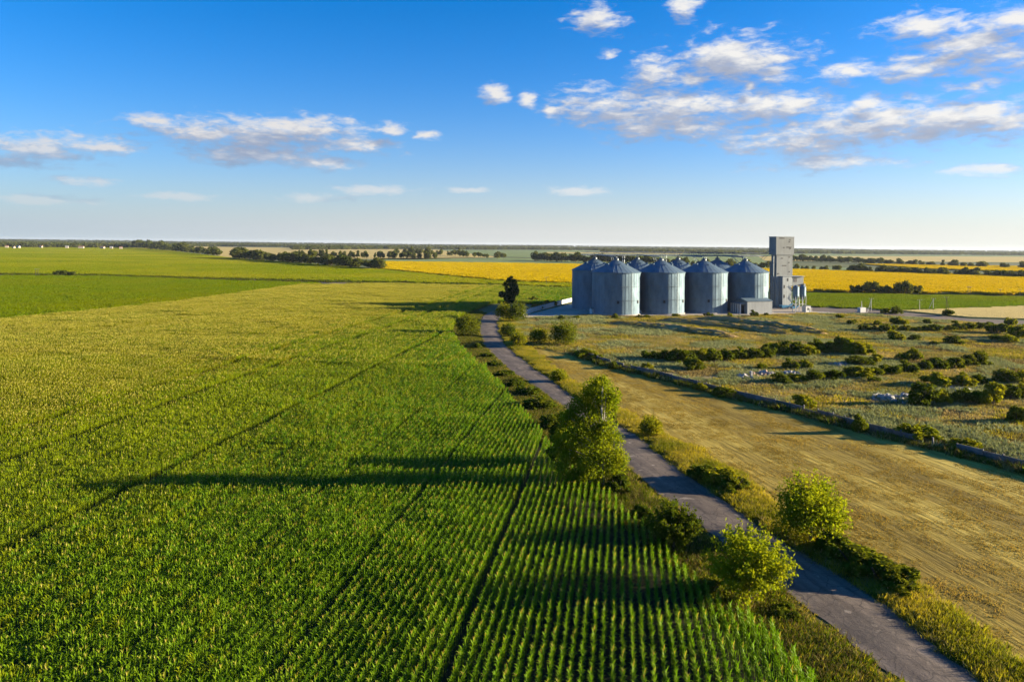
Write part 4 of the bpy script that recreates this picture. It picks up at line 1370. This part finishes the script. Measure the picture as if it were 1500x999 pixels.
def make_silo():
    t = thing('grain_silo', 'x', 'silo')
    # foundation ring
    mb = MB(); mb.tube((0, 0, -.2), (0, 0, .55), SR + .35, SR + .35, 64); mb.obj('foundation', M['concrete'], t)
    # corrugated wall with rings; vertical stiffeners
    n = 96
    prof = [(SR, .55)]
    prof.append((SR, SE))
    V, Q = [], []
    for (rr, zz) in prof:
        for i in range(n):
            a = 2 * math.pi * i / n
            V.append((rr * math.cos(a), rr * math.sin(a), zz))
    for j in range(len(prof) - 1):
        for i in range(n): Q.append((j * n + i, j * n + (i + 1) % n, (j + 1) * n + (i + 1) % n, (j + 1) * n + i))
    link('wall', mesh_np('wall', np.array(V), np.array(Q), [M['galv']], None, True), t)
    mb = MB()
    for i in range(44):
        a = 2 * math.pi * (i + .5) / 44
        Mx = Matrix.Rotation(a, 4, 'Z') @ Matrix.Translation((SR + .015, 0, 0))
        mb.box((0, -.05, .56), (.035, .05, SE - .04), Mx)
    mb.obj('stiffeners', M['galv'], t)
    # wind rings
    for zz in (6.5, 12.4):
        mb = MB()
        for i in range(48):
            a0, a1 = 2 * math.pi * i / 48, 2 * math.pi * (i + 1) / 48
            mb.tube(((SR + .22) * math.cos(a0), (SR + .22) * math.sin(a0), zz), ((SR + .22) * math.cos(a1), (SR + .22) * math.sin(a1), zz), .05, .05, 5)
        mb.obj('wind_ring', M['galv_dark'], t)
    # roof: cone with raised ribs, eave overhang
    mb = MB()
    mb.tube((0, 0, SE - .05), (0, 0, SE + .1), SR + .38, SR + .42, 64)
    mb.tube((0, 0, SE + .1), (0, 0, SPK - .7), SR + .42, 1.0, 64, cap=False)
    for i in range(32):
        a = 2 * math.pi * i / 32
        c, s = math.cos(a), math.sin(a)
        mb.tube(((SR + .4) * c, (SR + .4) * s, SE + .14), (1.05 * c, 1.05 * s, SPK - .64), .035, .025, 4)
    mb.obj('roof', M['galv_roof'], t)
    mb = MB(); mb.tube((0, 0, SPK - .75), (0, 0, SPK), 1.05, 1.05, 20); mb.tube((0, 0, SPK), (0, 0, SPK + .5), 1.2, .35, 20)
    mb.tube((0, 0, SPK + .4), (0, 0, SPK + .95), .3, .3, 10)
    mb.obj('roof_cap', M['galv_dark'], t)
    # roof hatch vents
    mb = MB()
    for i in range(6):
        a = 2 * math.pi * (i + .3) / 6
        q = .62
        rr = (SR + .42) * (1 - q) + 1.0 * q; zz = SE + .1 + (SPK - .8 - SE) * q
        Mx = Matrix.Translation((rr * math.cos(a), rr * math.sin(a), zz)) @ Matrix.Rotation(a, 4, 'Z')
        mb.box((-.4, -.35, -.2), (.4, .35, .55), Mx)
    mb.obj('roof_vents', M['galv_roof'], t)
    # doors (dark small hatches) on the front, ladder with cage
    for a_ in (-1.95, -.95):
        a = a_
        Mx = Matrix.Rotation(a, 4, 'Z') @ Matrix.Translation((SR, 0, 0))
        mb = MB(); mb.box((0, -.45, 5.2), (.26, .45, 6.4), Mx); mb.obj('hatch', M['dark'], t)
    a = -1.35
    Mx = Matrix.Rotation(a, 4, 'Z') @ Matrix.Translation((SR + .3, 0, 0))
    mb = MB()
    for sdy in (-.28, .28): mb.box((0, sdy - .03, .6), (.06, sdy + .03, SE + .6), Mx)
    zz = .9
    while zz < SE: mb.box((.01, -.25, zz), (.05, .25, zz + .04), Mx); zz += .45
    mb.obj('ladder', M['galv_dark'], t)
    return t


def copy_tree(o, parent=None):
    c = o.copy(); COL.objects.link(c); c.parent = parent
    for ch in list(o.children): copy_tree(ch, c)
    return c


silo = make_silo()
FRONT_L = ['leftmost front row silo, the nearest and largest looking one', 'front row silo second from the left', 'front row silo third from the left with a shadow streak on its sunny side', 'front row silo nearest the tower, partly behind the metal shed']
BACK_L = ['back row silo at the far left end showing its whole dark left side', 'back row silo whose roof shows between the first two front silos', 'back row silo whose roof shows between the second and third front silos', 'back row silo whose roof shows beside the front silo nearest the tower']
SILO_C = []
for row in (0, 1):
    for i in range(4):
        p = P0 + RD * (SP * i + (0.6 * row)) + BD * (23.6 * row)
        t = silo if (row == 0 and i == 0) else copy_tree(silo)
        t.location = p
        t.rotation_euler = (0, 0, ROT)
        tag(t, (FRONT_L, BACK_L)[row][i], 'silo', 'grain silos of the elevator')
        SILO_C.append(p)


def LP(u, v, z=0, o=None):
    return (o or P0) + RD * u + BD * v + Vector((0, 0, z))


# conveyor gallery over the back row with braced supports
GZ = 25.4
t = thing('conveyor_gallery', 'long grey lattice conveyor bridge running above the back silo roofs to the tower', 'conveyor', LP(0, 23.6), ROT)
x1 = SP * 3 + 28
mb = MB()
for (v, z) in ((-1.1, GZ), (1.1, GZ), (-1.1, GZ + 1.7), (1.1, GZ + 1.7)): mb.tube((-6, v, z), (x1, v, z), .11, .11, 5)
x = -6.0
k_ = 0
while x < x1 - 1:
    x2 = min(x + 2.6, x1)
    for v in (-1.1, 1.1):
        mb.tube((x, v, GZ), (x, v, GZ + 1.7), .07, .07, 4)
        mb.tube((x, v, GZ + (1.7 if k_ % 2 else 0)), (x2, v, GZ + (0 if k_ % 2 else 1.7)), .06, .06, 4)
    x = x2; k_ += 1
mb.obj('truss', M['galv_dark'], t)
mb = MB(); mb.box((-6, -.4, GZ + .12), (x1, .4, GZ + .55)); mb.obj('conveyor_casing', M['galv_dark'], t)
mb = MB(); mb.box((-6, -1.0, GZ + .02), (x1, -.62, GZ + .08)); mb.obj('walkway', M['galv_dark'], t)
for i in range(4):
    mb = MB()
    cx_ = SP * (i + .5)
    for sgn in (-1, 1):
        for v in (-3.2, -1.6):
            mb.tube((cx_, v * 2.6, 14), (cx_ + sgn * 3.4, v, GZ), .13, .11, 5)
    mb.tube((cx_, -9.4, 0), (cx_, -9.4, 19.5), .28, .22, 6)
    mb.tube((cx_, -9.4, 19.5), (cx_ + 3.0, -1.1, GZ), .14, .12, 5); mb.tube((cx_, -9.4, 19.5), (cx_ - 3.0, -1.1, GZ), .14, .12, 5)
    mb.obj('support', M['galv_dark'], t)
for i in range(4):
    mb = MB(); mb.tube((SP * i, -1.0, GZ + .3), (SP * i - .4, -23.0, SPK + 1.0), .22, .22, 8); mb.obj('cross_spout', M['galv'], t)
    mb = MB(); mb.tube((SP * i + .6, 0, GZ + .1), (SP * i + .6, 0, SPK + .9), .3, .3, 8); mb.obj('drop_spout', M['galv'], t)

# the elevator tower
T0 = G(1136, 451.2)
tw = thing('elevator_tower', 'tall square grey elevator tower with an overhanging top standing right of the silos', 'tower', T0, ROT)
tw.scale = (.9, .85, .955)


def clad_box(name, a, b, mat, pitch=.55, parent=None, front=True):
    """sheet-metal block with standing ribs on its two visible pairs of sides"""
    mb = MB()
    mb.box(a, b)
    x = a[0] + pitch / 2
    while x < b[0] - .1:
        mb.box((x - .06, a[1] - .025, a[2] + .05), (x + .06, a[1] - .002, b[2] - .05)); mb.box((x - .06, b[1] + .002, a[2] + .05), (x + .06, b[1] + .025, b[2] - .05)); x += pitch
    y = a[1] + pitch / 2
    while y < b[1] - .1:
        mb.box((a[0] - .025, y - .06, a[2] + .05), (a[0] - .002, y + .06, b[2] - .05)); mb.box((b[0] + .002, y - .06, a[2] + .05), (b[0] + .025, y + .06, b[2] - .05)); y += pitch
    return mb.obj(name, mat, parent)


clad_box('headhouse', (0, 0, 27.6), (12.0, 6.4, 37.0), M['clad'], .8, tw)
clad_box('shaft', (.7, .45, 16.6), (11.4, 5.2, 27.58), M['clad'], .8, tw)
clad_box('lower_shaft', (.5, .3, .0), (2.6, 5.0, 16.58), M['clad_grey'], 1.1, tw)
clad_box('lower_block', (2.62, -2.6, .0), (8.6, 5.0, 16.4), M['clad_grey'], 1.1, tw)
clad_box('side_room', (8.62, -1.8, 11.6), (17.2, 4.4, 16.4), M['clad'], .8, tw)
mb = MB(); mb.box((-.25, -.25, 37.0), (12.25, 6.65, 37.22)); mb.obj('roof', M['clad_grey'], tw)
mb = MB(); mb.box((2.4, -2.9, 16.42), (17.5, 4.6, 16.6)); mb.obj('roof', M['clad_grey'], tw)
for (u, z, w_) in ((2.2, 36.1, 3.2), (6.8, 31.4, 3.4), (4.6, 31.2, .9), (8.6, 35.2, 1.0), (8.9, 30.8, 1.0), (8.4, 34.2, .9)):
    mb = MB(); mb.box((u, -.11, z), (u + w_, -.075, z + .55)); mb.obj('window', M['dark'], tw)
for (u, z, w_) in ((3.6, 25.6, 1.3), (4.4, 21.8, 2.8), (8.6, 26.2, 1.1), (8.4, 23.4, 1.0), (1.4, 17.6, 1.2), (8.9, 18.6, .8)):
    mb = MB(); mb.box((u, .34, z), (u + w_, .375, z + .5)); mb.obj('window', M['dark'], tw)
for (u, z) in ((3.4, 10.4), (3.4, 5.4), (5.6, 14.0)):
    mb = MB(); mb.box((u, -2.71, z), (u + .8, -2.675, z + 1.6)); mb.obj('window', M['dark'], tw)
mb = MB(); mb.box((10.6, -1.91, 13.6), (12.6, -1.875, 15.6)); mb.obj('window', M['dark'], tw)
mb = MB()
for (u, v) in ((9.0, -1.5), (16.8, -1.5), (9.0, 4.0), (16.8, 4.0), (12.9, -1.5), (12.9, 4.0)): mb.tube((u, v, 0), (u, v, 11.6), .2, .2, 6)
for z in (4, 8):
    for v in (-1.5, 4): mb.tube((9, v, z), (16.8, v, z), .1, .1, 5); mb.tube((9, v, z - 4), (12.9, v, z), .08, .08, 4); mb.tube((12.9, v, z), (16.8, v, z - 4), .08, .08, 4)
mb.obj('columns', M['galv'], tw)
# stairs zigzag beside the lower block
mb = MB()
for i in range(4):
    z0, z1 = i * 2.9, (i + 1) * 2.9
    a, b = (9.2, 12.2) if i % 2 == 0 else (12.2, 9.2)
    for v in (-3.4, -2.5):
        mb.tube((a, v, z0), (b, v, z1), .09, .09, 4); mb.tube((a, v, z0 + 1), (b, v, z1 + 1), .05, .05, 4)
    mb.box((min(b, b + (.8 if b > a else -.8)), -3.5, z1 - .06), (max(b, b + (.8 if b > a else -.8)), -2.4, z1))
mb.obj('stair', M['galv'], tw)
# left side: elevator leg pipe and brace under the overhang
mb = MB()
mb.tube((-.9, 1.2, 0), (-.9, 1.2, 27.55), .42, .42, 8); mb.tube((-1.0, 3.6, 0), (-1.0, 3.6, 24), .42, .42, 8)
mb.obj('elevator_leg', M['galv_dark'], tw)
mb = MB()
for v in (-.9, 1.8):
    mb.tube((-6.5, 3.2 + v, 25.2), (-.2, 3.2 + v, 30.5), .13, .13, 5); mb.tube((-6.5, 3.2 + v, 26.9), (0, 3.2 + v, 26.9), .1, .1, 5)
mb.obj('brace', M['galv_dark'], tw)
mb = MB()
mb.box((16.6, -3.2, 10.4), (17.4, -1.9, 12.6)); mb.box((11.0, -3.6, 11.0), (16.8, -1.9, 11.35))
mb.obj('platform', M['clad_grey'], tw)

# two hopper bins on legs
for i, (px, py, lab) in enumerate(((1165.5, 457.3, 'left grey hopper bin on tall legs beside the tower'), (1175.5, 457.0, 'right grey hopper bin on tall legs beside the tower'))):
    t = thing('hopper_bin', lab, 'bin', G(px, py), ROT, 'hopper bins beside the tower')
    t.scale = (.88, .88, .88)
    mb = MB(); mb.tube((0, 0, 8.6), (0, 0, 13.4), 1.65, 1.65, 24); mb.tube((0, 0, 13.4), (0, 0, 14.3), 1.7, .35, 24); mb.obj('bin_body', M['galv'], t)
    mb = MB(); mb.tube((0, 0, 5.9), (0, 0, 8.58), .3, 1.65, 24, cap=False); mb.tube((0, 0, 5.2), (0, 0, 5.9), .3, .3, 10); mb.obj('hopper', M['galv'], t)
    for q in range(4):
        a = math.pi / 4 + q * math.pi / 2
        mb = MB(); mb.tube((1.62 * math.cos(a), 1.62 * math.sin(a), 0), (1.62 * math.cos(a), 1.62 * math.sin(a), 9.2), .15, .15, 6); mb.obj('leg', M['white'], t)
    mb = MB()
    for q in range(4):
        a, a2 = math.pi / 4 + q * math.pi / 2, math.pi / 4 + (q + 1) * math.pi / 2
        mb.tube((1.62 * math.cos(a), 1.62 * math.sin(a), 4.2), (1.62 * math.cos(a2), 1.62 * math.sin(a2), 4.2), .08, .08, 4)
    mb.obj('brace', M['white'], t)
# control cabin
t = thing('control_cabin', 'small white cabin on the ground right of the hopper bins', 'cabin', G(1181.5, 457.2), ROT)
t.scale = (.8, .8, .8)
mb = MB(); mb.box((-1.7, -1.4, 0), (1.7, 1.4, 3.6)); mb.obj('wall', M['white'], t)
mb = MB(); mb.box((-1.9, -1.6, 3.61), (1.9, 1.6, 3.8)); mb.obj('roof', M['clad'], t)
mb = MB(); mb.box((-.6, -1.45, 1.2), (.5, -1.41, 2.6)); mb.obj('window', M['dark'], t)
mb = MB(); mb.box((.85, -1.45, .1), (1.5, -1.41, 2.1)); mb.obj('door', M['clad_grey'], t)

# blue machinery at the tower foot
for i, (u, v, lab, s) in enumerate(((1.5, -4.5, 'blue intake machine at the foot of the tower', 1.0), (5.5, -6.5, 'low blue trough lying beside the tower foot', .7))):
    t = thing('intake_machine', lab, 'machine', LP(u, v, 0, T0), ROT)
    t.scale = (s, s, s)
    mb = MB(); mb.add([(-1.8, -1, .3), (1.8, -1, .3), (1.8, 1, .3), (-1.8, 1, .3), (-2.4, -1.5, 1.7), (2.4, -1.5, 1.7), (2.4, 1.5, 1.7), (-2.4, 1.5, 1.7)], [(0, 3, 2, 1), (4, 5, 6, 7), (0, 1, 5, 4), (1, 2, 6, 5), (2, 3, 7, 6), (3, 0, 4, 7)]); mb.obj('hopper', M['blue'], t)
    mb = MB(); mb.tube((2.3, 0, 1.0), (5.2, 0, 2.6), .35, .35, 8); mb.obj('auger', M['blue'], t)
    mb = MB()
    for q in ((-1.5, -.8), (1.5, -.8), (1.5, .8), (-1.5, .8)): mb.tube((*q, 0), (*q, .35), .12, .12, 6)
    mb.obj('feet', M['dark'], t)

# metal shed in front of the last silo
S0 = G(1094.6, 460.2)
sh = thing('metal_shed', 'low grey metal shed with a gabled roof in front of the last silo', 'shed', S0, ROT)
WU, WV, HE, HR = 13.4, 9.0, 5.7, 6.9
clad_box('wall', (0, 0, 0), (WU, WV, HE), M['clad_pale'], .8, sh)
mb = MB()
mb.add([(-.35, -.35, HE + .03), (WU + .35, -.35, HE + .03), (WU + .35, WV + .35, HE + .03), (-.35, WV + .35, HE + .03), (-.35, WV / 2, HR), (WU + .35, WV / 2, HR)], [(0, 1, 5, 4), (2, 3, 4, 5), (1, 2, 5), (3, 0, 4), (3, 2, 1, 0)])
mb.obj('roof', M['galv_roof'], sh)
mb = MB(); mb.box((-3.2, 1.0, 4.5), (-.36, 8.4, 4.75)); mb.obj('canopy', M['clad_grey'], sh)
for v in (1.3, 3.0, 4.7, 6.4, 8.1):
    mb = MB(); mb.box((-3.1, v - .26, 0), (-2.6, v + .26, 4.49)); mb.obj('post', M['white'], sh)
for v in (2.2, 6.4):
    mb = MB(); mb.box((-.12, v, .1), (-.075, v + 2.2, 3.6)); mb.obj('door', M['dark'], sh)
# small hut, posts and trough at the silo feet
t = thing('fan_hut', 'small white hut with a dark opening at the foot of the leftmost front silo', 'hut', G(872, 459.6), ROT)
mb = MB(); mb.box((-2.2, -1.2, 0), (2.2, 1.2, 2.2)); mb.obj('wall', M['white'], t)
mb = MB(); mb.add([(-2.4, -1.4, 2.21), (2.4, -1.4, 2.21), (2.4, 1.4, 2.21), (-2.4, 1.4, 2.21), (-2.4, 0, 2.9), (2.4, 0, 2.9)], [(0, 1, 5, 4), (2, 3, 4, 5), (1, 2, 5), (3, 0, 4), (3, 2, 1, 0)]); mb.obj('roof', M['clad'], t)
mb = MB(); mb.box((.3, -1.25, .0), (1.5, -1.21, 1.9)); mb.obj('door', M['dark'], t)
for i, (px, py, lab) in enumerate(((890, 460, 'short white post before the leftmost front silo'), (957, 459.5, 'short white post before the second front silo'), (1021, 458, 'short white post before the third front silo'))):
    t = thing('white_post', lab, 'post', G(px, py), ROT, 'white posts along the silo fronts')
    mb = MB(); mb.tube((0, 0, 0), (0, 0, 2.4), .28, .28, 10); mb.obj('pipe', M['white'], t)
    mb = MB(); mb.tube((0, 0, 2.4), (0, 0, 2.75), .42, .18, 10); mb.obj('cap', M['galv_dark'], t)
t = thing('fan_unit', 'low blue grey fan unit on the ground between the first two front silos', 'fan', G(930, 460.5), ROT)
mb = MB(); mb.box((-3.0, -.9, .2), (1.0, .9, 1.3)); mb.obj('duct', M['galv_dark'], t)
mb = MB(); mb.tube((1.9, -.9, 1.0), (1.9, .9, 1.0), .95, .95, 18); mb.obj('fan_housing', M['clad_grey'], t)
mb = MB()
for u in (-2.5, .6): mb.box((u, -.7, 0), (u + .3, .7, .2))
mb.obj('feet', M['dark'], t)


# ------------------------------------------------------------------ walls and fences
def panel_fence(name, label, cat, line, step, height, thick, panel_mats, post_mat, post_w, seed, gone=0.0, lean=.03, post_h=.15):
    r = np.random.RandomState(seed)
    P = [G(*p) for p in line]
    pts = [P[0]]
    for a, b in zip(P[:-1], P[1:]):
        n = max(1, round((b - a).length / step))
        for i in range(1, n + 1): pts.append(a.lerp(b, i / n))
    t = thing(name, label, cat, P[0])
    for i, (a, b) in enumerate(zip(pts[:-1], pts[1:])):
        a, b = a - P[0], b - P[0]
        d = b - a; L = d.length; ang = math.atan2(d.y, d.x)
        if i == 0 or True:
            Mx = Matrix.Translation(a) @ Matrix.Rotation(ang, 4, 'Z') @ Matrix.Rotation(r.normal(0, lean), 4, 'X')
            mb = MB(); mb.box((-post_w / 2, -post_w / 2, -.1), (post_w / 2, post_w / 2, height + post_h + r.uniform(-.08, .08)), Mx); mb.obj('post', post_mat, t)
        if r.rand() < gone: continue
        h = height * r.uniform(.9, 1.03) if gone else height
        Mx = Matrix.Translation(a) @ Matrix.Rotation(ang, 4, 'Z') @ Matrix.Rotation(r.normal(0, lean), 4, 'X')
        mb = MB()
        mats = panel_mats[r.randint(len(panel_mats))]
        rows = 3 if height > 1.2 else 2
        for j in range(rows):   # stacked boards with a joint between them
            if gone and j == rows - 1 and r.rand() < .12: continue
            mb.box((post_w / 2 + .005, -thick / 2 - .002 * (j % 2), h / rows * j + (.012 if j else -.05)), (L - post_w / 2 - .005, thick / 2 + .002 * (j % 2), h / rows * (j + 1)), Mx)
        mb.obj('panel', mats, t)
    return t


M['cp1'] = surf('wall_panel_grey', (.15, .145, .14), .9, var=.4, vscale=1.0, bump=.6)
M['cp2'] = surf('wall_panel_pinkish', (.19, .145, .125), .9, var=.4, vscale=1.0, bump=.6)
M['cp3'] = surf('wall_panel_bluish', (.125, .14, .15), .9, var=.35, vscale=1.0, bump=.6)
panel_fence('concrete_wall', 'long weathered grey concrete panel wall between the stubble field and the wasteland', 'wall', WALL_PX, 3.1, 1.3, .12, [M['cp1'], M['cp2'], M['cp3'], M['cp1']], M['cp1'], .2, 3, .07, .05)
panel_fence('white_fence', 'white concrete panel fence running from the road bend to the silos', 'fence', [(764, 463.5), (782, 456.8), (825, 445), (838, 441.8)], 3.4, 2.0, .12, [M['white']], M['white'], .25, 4, 0, .01)

# ------------------------------------------------------------------ earth mounds
M['mound'] = ground_mat('mound_earth', [(.3, (.24, .15, .06)), (.5, (.33, .22, .09)), (.7, (.42, .31, .13))], scale=.15, fine=1.4, bump=1, dist=.4)


def mound(name, label, line, wdt, h, seed):
    r = np.random.RandomState(seed)
    P = [G(*p) for p in line]
    pts = []
    for a, b in zip(P[:-1], P[1:]):
        n = max(2, int((b - a).length / 1.4))
        pts += [a.lerp(b, i / n) for i in range(n)]
    pts.append(P[-1])
    V, Q = [], []
    C = 15
    for i, p in enumerate(pts):
        a = pts[max(0, i - 1)]; b = pts[min(len(pts) - 1, i + 1)]
        d = (b - a).normalized(); nn = Vector((-d.y, d.x, 0))
        e = min(1, min(i, len(pts) - 1 - i) / 5)
        hh = h * (e ** .6) * (.8 + .4 * vnoise(np.array([[i * 1.4, 3.0]]), 6, seed)[0])
        for c in range(C):
            s = c / (C - 1) * 2 - 1
            prof = max(0, 1 - abs(s) ** 1.5)
            z = hh * prof * (1 + .07 * r.normal() * prof) - .03 * (prof <= 0.01)
            q = p + nn * (s * wdt / 2 * (.94 + .12 * r.rand()))
            V.append((q.x - P[0].x, q.y - P[0].y, z))
    for i in range(len(pts) - 1):
        for c in range(C - 1): Q.append((i * C + c, i * C + c + 1, (i + 1) * C + c + 1, (i + 1) * C + c))
    o = link(name, mesh_np(name, np.array(V), np.array(Q), [M['mound']], None, True))
    o.location = P[0]
    tag(o, label, 'mound', 'long earth mounds below the silos')
    return pts, nn


mounds = [mound('earth_mound', 'farthest and longest bare earth mound nearest the metal shed', [(1012, 468), (1060, 471), (1120, 477.5), (1170, 484.5), (1212, 491)], 5.5, 1.9, 51),
          mound('earth_mound', 'middle grassy earth mound between the other two', [(962, 470), (1010, 474), (1070, 480), (1120, 486), (1162, 491)], 5.5, 1.7, 52),
          mound('earth_mound', 'nearest weedy earth mound at the left below the silos', [(890, 474), (930, 477), (985, 483), (1040, 490), (1082, 496)], 6.5, 1.7, 53)]
gp = []
for pts, nn in mounds:
    for p in pts:
        for _ in range(3):
            gp.append((p.x + rng.normal(0, 1.6), p.y + rng.normal(0, 1.6), 1.2 + rng.uniform(-.6, .3)))
gp = np.array(gp); nb = len(gp)
md_p = [grass_patch('md_%02d' % i, rg, 2.0, [(M['g_dry'], 70, .55, .09, .5), (M['g_green'], 40, .5, .1, .5)]) for i in range(3)]
s_ = rng.uniform(.6, 1.1, nb)
scatter('mound_grass', gp, np.stack([np.zeros(nb), np.zeros(nb), rng.uniform(0, 6, nb)], 1), np.stack([s_, s_, s_ * .8], 1), rng.randint(0, 3, nb), md_p)

# ------------------------------------------------------------------ rubble
M['rubble'] = surf('broken_concrete', (.42, .38, .34), .9, var=.4, vscale=2.0, bump=.6)
M['rubble_pink'] = surf('broken_brick', (.40, .25, .19), .9, var=.4, vscale=2.0, bump=.6)
M['rubble_white'] = surf('white_debris', (.30, .295, .28), .85, var=.25, vscale=2.0)


def rubble(label, px, py, wpx, n, mats, seed, size=(.3, 1.1), hgt=.7):
    r = np.random.RandomState(seed)
    b = G(px, py); k = mpp(b)
    mb = MB()
    W = wpx * k
    for i in range(n):
        x, y = r.normal(0, W * .25), r.normal(0, W * .22)
        d = math.hypot(x, y) / (W * .5)
        s = r.uniform(*size)
        z = max(.05, hgt * max(0, 1 - d) * r.uniform(.3, 1))
        Mx = Matrix.Translation((x, y, z)) @ Matrix.Rotation(r.uniform(0, 3), 4, 'Z') @ Matrix.Rotation(r.normal(0, .5), 4, 'X') @ Matrix.Rotation(r.normal(0, .5), 4, 'Y')
        a = (s * r.uniform(.5, 1), s * r.uniform(.4, .8), s * r.uniform(.1, .35))
        p = [(sx * a[0] * r.uniform(.6, 1), sy * a[1] * r.uniform(.6, 1), sz * a[2]) for sz in (-1, 1) for sx, sy in ((-1, -1), (1, -1), (1, 1), (-1, 1))]
        mb.add(p, [(0, 3, 2, 1), (4, 5, 6, 7), (0, 1, 5, 4), (1, 2, 6, 5), (2, 3, 7, 6), (3, 0, 4, 7)], Mx, r.randint(len(mats)))
    o = mb.obj('rubble_pile', mats)
    o.location = b
    return tag(o, label, 'rubble', 'rubble heaps in the wasteland')


rubble('low grey and pink rubble heap beside the upright white pillar', 1118, 549, 40, 70, [M['rubble'], M['rubble_pink']], 71)
rubble('pale rubble heap in front of two shrubs at the middle of the wasteland', 1160, 549, 26, 40, [M['rubble'], M['rubble_white']], 72)
rubble('flat grey rubble left of the upright white pillar', 1088, 553, 28, 36, [M['rubble']], 73, hgt=.4)
rubble('pinkish rubble heap at the right end of the long shrub row', 1230, 536, 34, 50, [M['rubble_pink'], M['rubble'], M['rubble_white']], 74)
rubble('white debris heap left of the big dark shrub cluster', 1300, 585, 42, 60, [M['rubble_white'], M['rubble'], M['rubble_white']], 75)
rubble('grey debris at the left edge of the big dark shrub cluster', 1326, 584, 24, 40, [M['rubble'], M['rubble_white']], 76, hgt=1.0)
rubble('pale debris strip between the two dark shrub rows on the right', 1408, 572, 36, 40, [M['rubble_white'], M['rubble']], 77, hgt=.4)
b = G(1100.5, 552)
t = thing('broken_pillar', 'single upright white pillar stump among the rubble', 'pillar', b, .3)
mb = MB(); mb.box((-.26, -.26, -.05), (.26, .26, 1.35)); mb.obj('shaft', M['rubble_white'], t)
mb = MB(); mb.box((-.4, -.4, -.05), (.4, .4, .18)); mb.obj('footing', M['rubble'], t)
# a bent white pipe frame lying in the debris
b = G(1288, 584)
t = thing('pipe_frame', 'bent white pipe frame lying in the white debris', 'scrap frame', b, .4)
mb = MB(); mb.path([Vector((-1.6, 0, .05)), Vector((-1.2, 0, .9)), Vector((-.2, .1, 1.15)), Vector((.9, .1, .7)), Vector((1.3, 0, .05))], .09, .09, 6); mb.obj('hoop', M['rubble_white'], t)
mb = MB(); mb.path([Vector((-1.0, .9, .05)), Vector((-.6, .9, .75)), Vector((.7, 1.0, .6)), Vector((1.4, .9, .05))], .08, .08, 6); mb.obj('hoop', M['rubble_white'], t)

# ------------------------------------------------------------------ power poles, transformer
M['pole'] = surf('concrete_pole', (.55, .53, .49), .85, var=.2)
M['pole_dark'] = surf('tarred_wood_pole', (.10, .08, .065), .9, var=.3)


def pole(name, label, px, py, hpx, mat, strut=None, cross=True, r_=.14, group='power poles on the right'):
    b = G(px, py); k = mpp(b)
    h = hpx * k
    t = thing(name, label, 'pole', b, rt.uniform(-.2, .2), group)
    mb = MB(); mb.tube((0, 0, -.1), (0, 0, h), r_ * 1.2, r_ * .8, 8); mb.obj('mast', mat, t)
    if strut:
        mb = MB(); mb.tube((strut * k, 0, -.1), (0, 0, h * .92), r_, r_ * .8, 8); mb.obj('strut', mat, t)
    if cross:
        mb = MB(); mb.box((-1.1, -.08, h * .95), (1.1, .08, h * .95 + .12)); mb.obj('crossarm', M['galv_dark'], t)
        mb = MB()
        for u in (-1, 0, 1): mb.tube((u, 0, h * .95 + .12), (u, 0, h * .95 + .42), .07, .05, 6)
        mb.obj('insulators', M['white'], t)


pole('power_pole', 'pale pole with a slanting strut near the white transformer', 1276, 456, 19, M['pole'], -5)
pole('power_pole', 'single straight pale pole at the edge of the green field', 1347, 456, 17, M['pole'])
pole('power_pole', 'pale pole with a long slanting strut to its left at the wheat strip', 1367, 454, 17, M['pole'], -7)
pole('power_pole', 'dark pole with strut behind the round shrub on the wheat strip', 1386, 455, 20, M['pole_dark'], 4)
for px, py, h, lab in ((1418, 432, 12, 'dark left pole of the pair at the sunflower field edge'), (1421, 432, 12, 'dark right pole of the pair at the sunflower field edge'), (1465, 433, 9, 'dark single pole near the sunflower field edge'), (1494, 434, 10, 'dark pole at the right frame edge of the sunflowers'), (800, 419, 13, 'thin dark pole before the left part of the sunflower field'), (52, 404, 10, 'left thin dark pole on the track across the left fields'), (55.5, 404, 10, 'right thin dark pole on the track across the left fields')):
    pole('power_pole', lab, px, py, h, M['pole_dark'], r_=.13, group='dark power poles far away')
t = thing('transformer_box', 'white transformer cabin with a mast on the gravel right of the tower', 'transformer', G(1262, 458), ROT)
mb = MB(); mb.box((-1.6, -1, .3), (1.6, 1, 2.4)); mb.obj('cabinet', M['white'], t)
mb = MB(); mb.tube((0, 0, 2.4), (0, 0, 5.4), .2, .12, 8); mb.obj('mast', M['white'], t)
mb = MB(); mb.box((-1.9, -1.3, 0), (1.9, 1.3, .29)); mb.obj('plinth', M['concrete'], t)
mb = MB()
for u in (-3.4, -2.4, 2.4, 3.4): mb.tube((u, 0, 0), (u, 0, 2.0), .08, .08, 6)
mb.tube((-3.4, 0, 1.9), (3.4, 0, 1.9), .06, .06, 5)
mb.obj('rail', M['white'], t)

# ------------------------------------------------------------------ haze: the air itself
HAZE = 2.2e-5
if HAZE:
    m, nt, out = newmat('clear_evening_air')
    pv = N(nt, 'ShaderNodeVolumePrincipled')
    pv.inputs['Color'].default_value = (.72, .82, .95, 1)
    pv.inputs['Density'].default_value = HAZE
    pv.inputs['Anisotropy'].default_value = 0.2
    nt.links.new(pv.outputs[0], out.inputs['Volume'])
    mb = MB(); mb.box((-16000, -14000, -1.2), (16000, 16000, 62))
    hz_o = mb.obj('haze', m)
    tag(hz_o, kind='stuff')
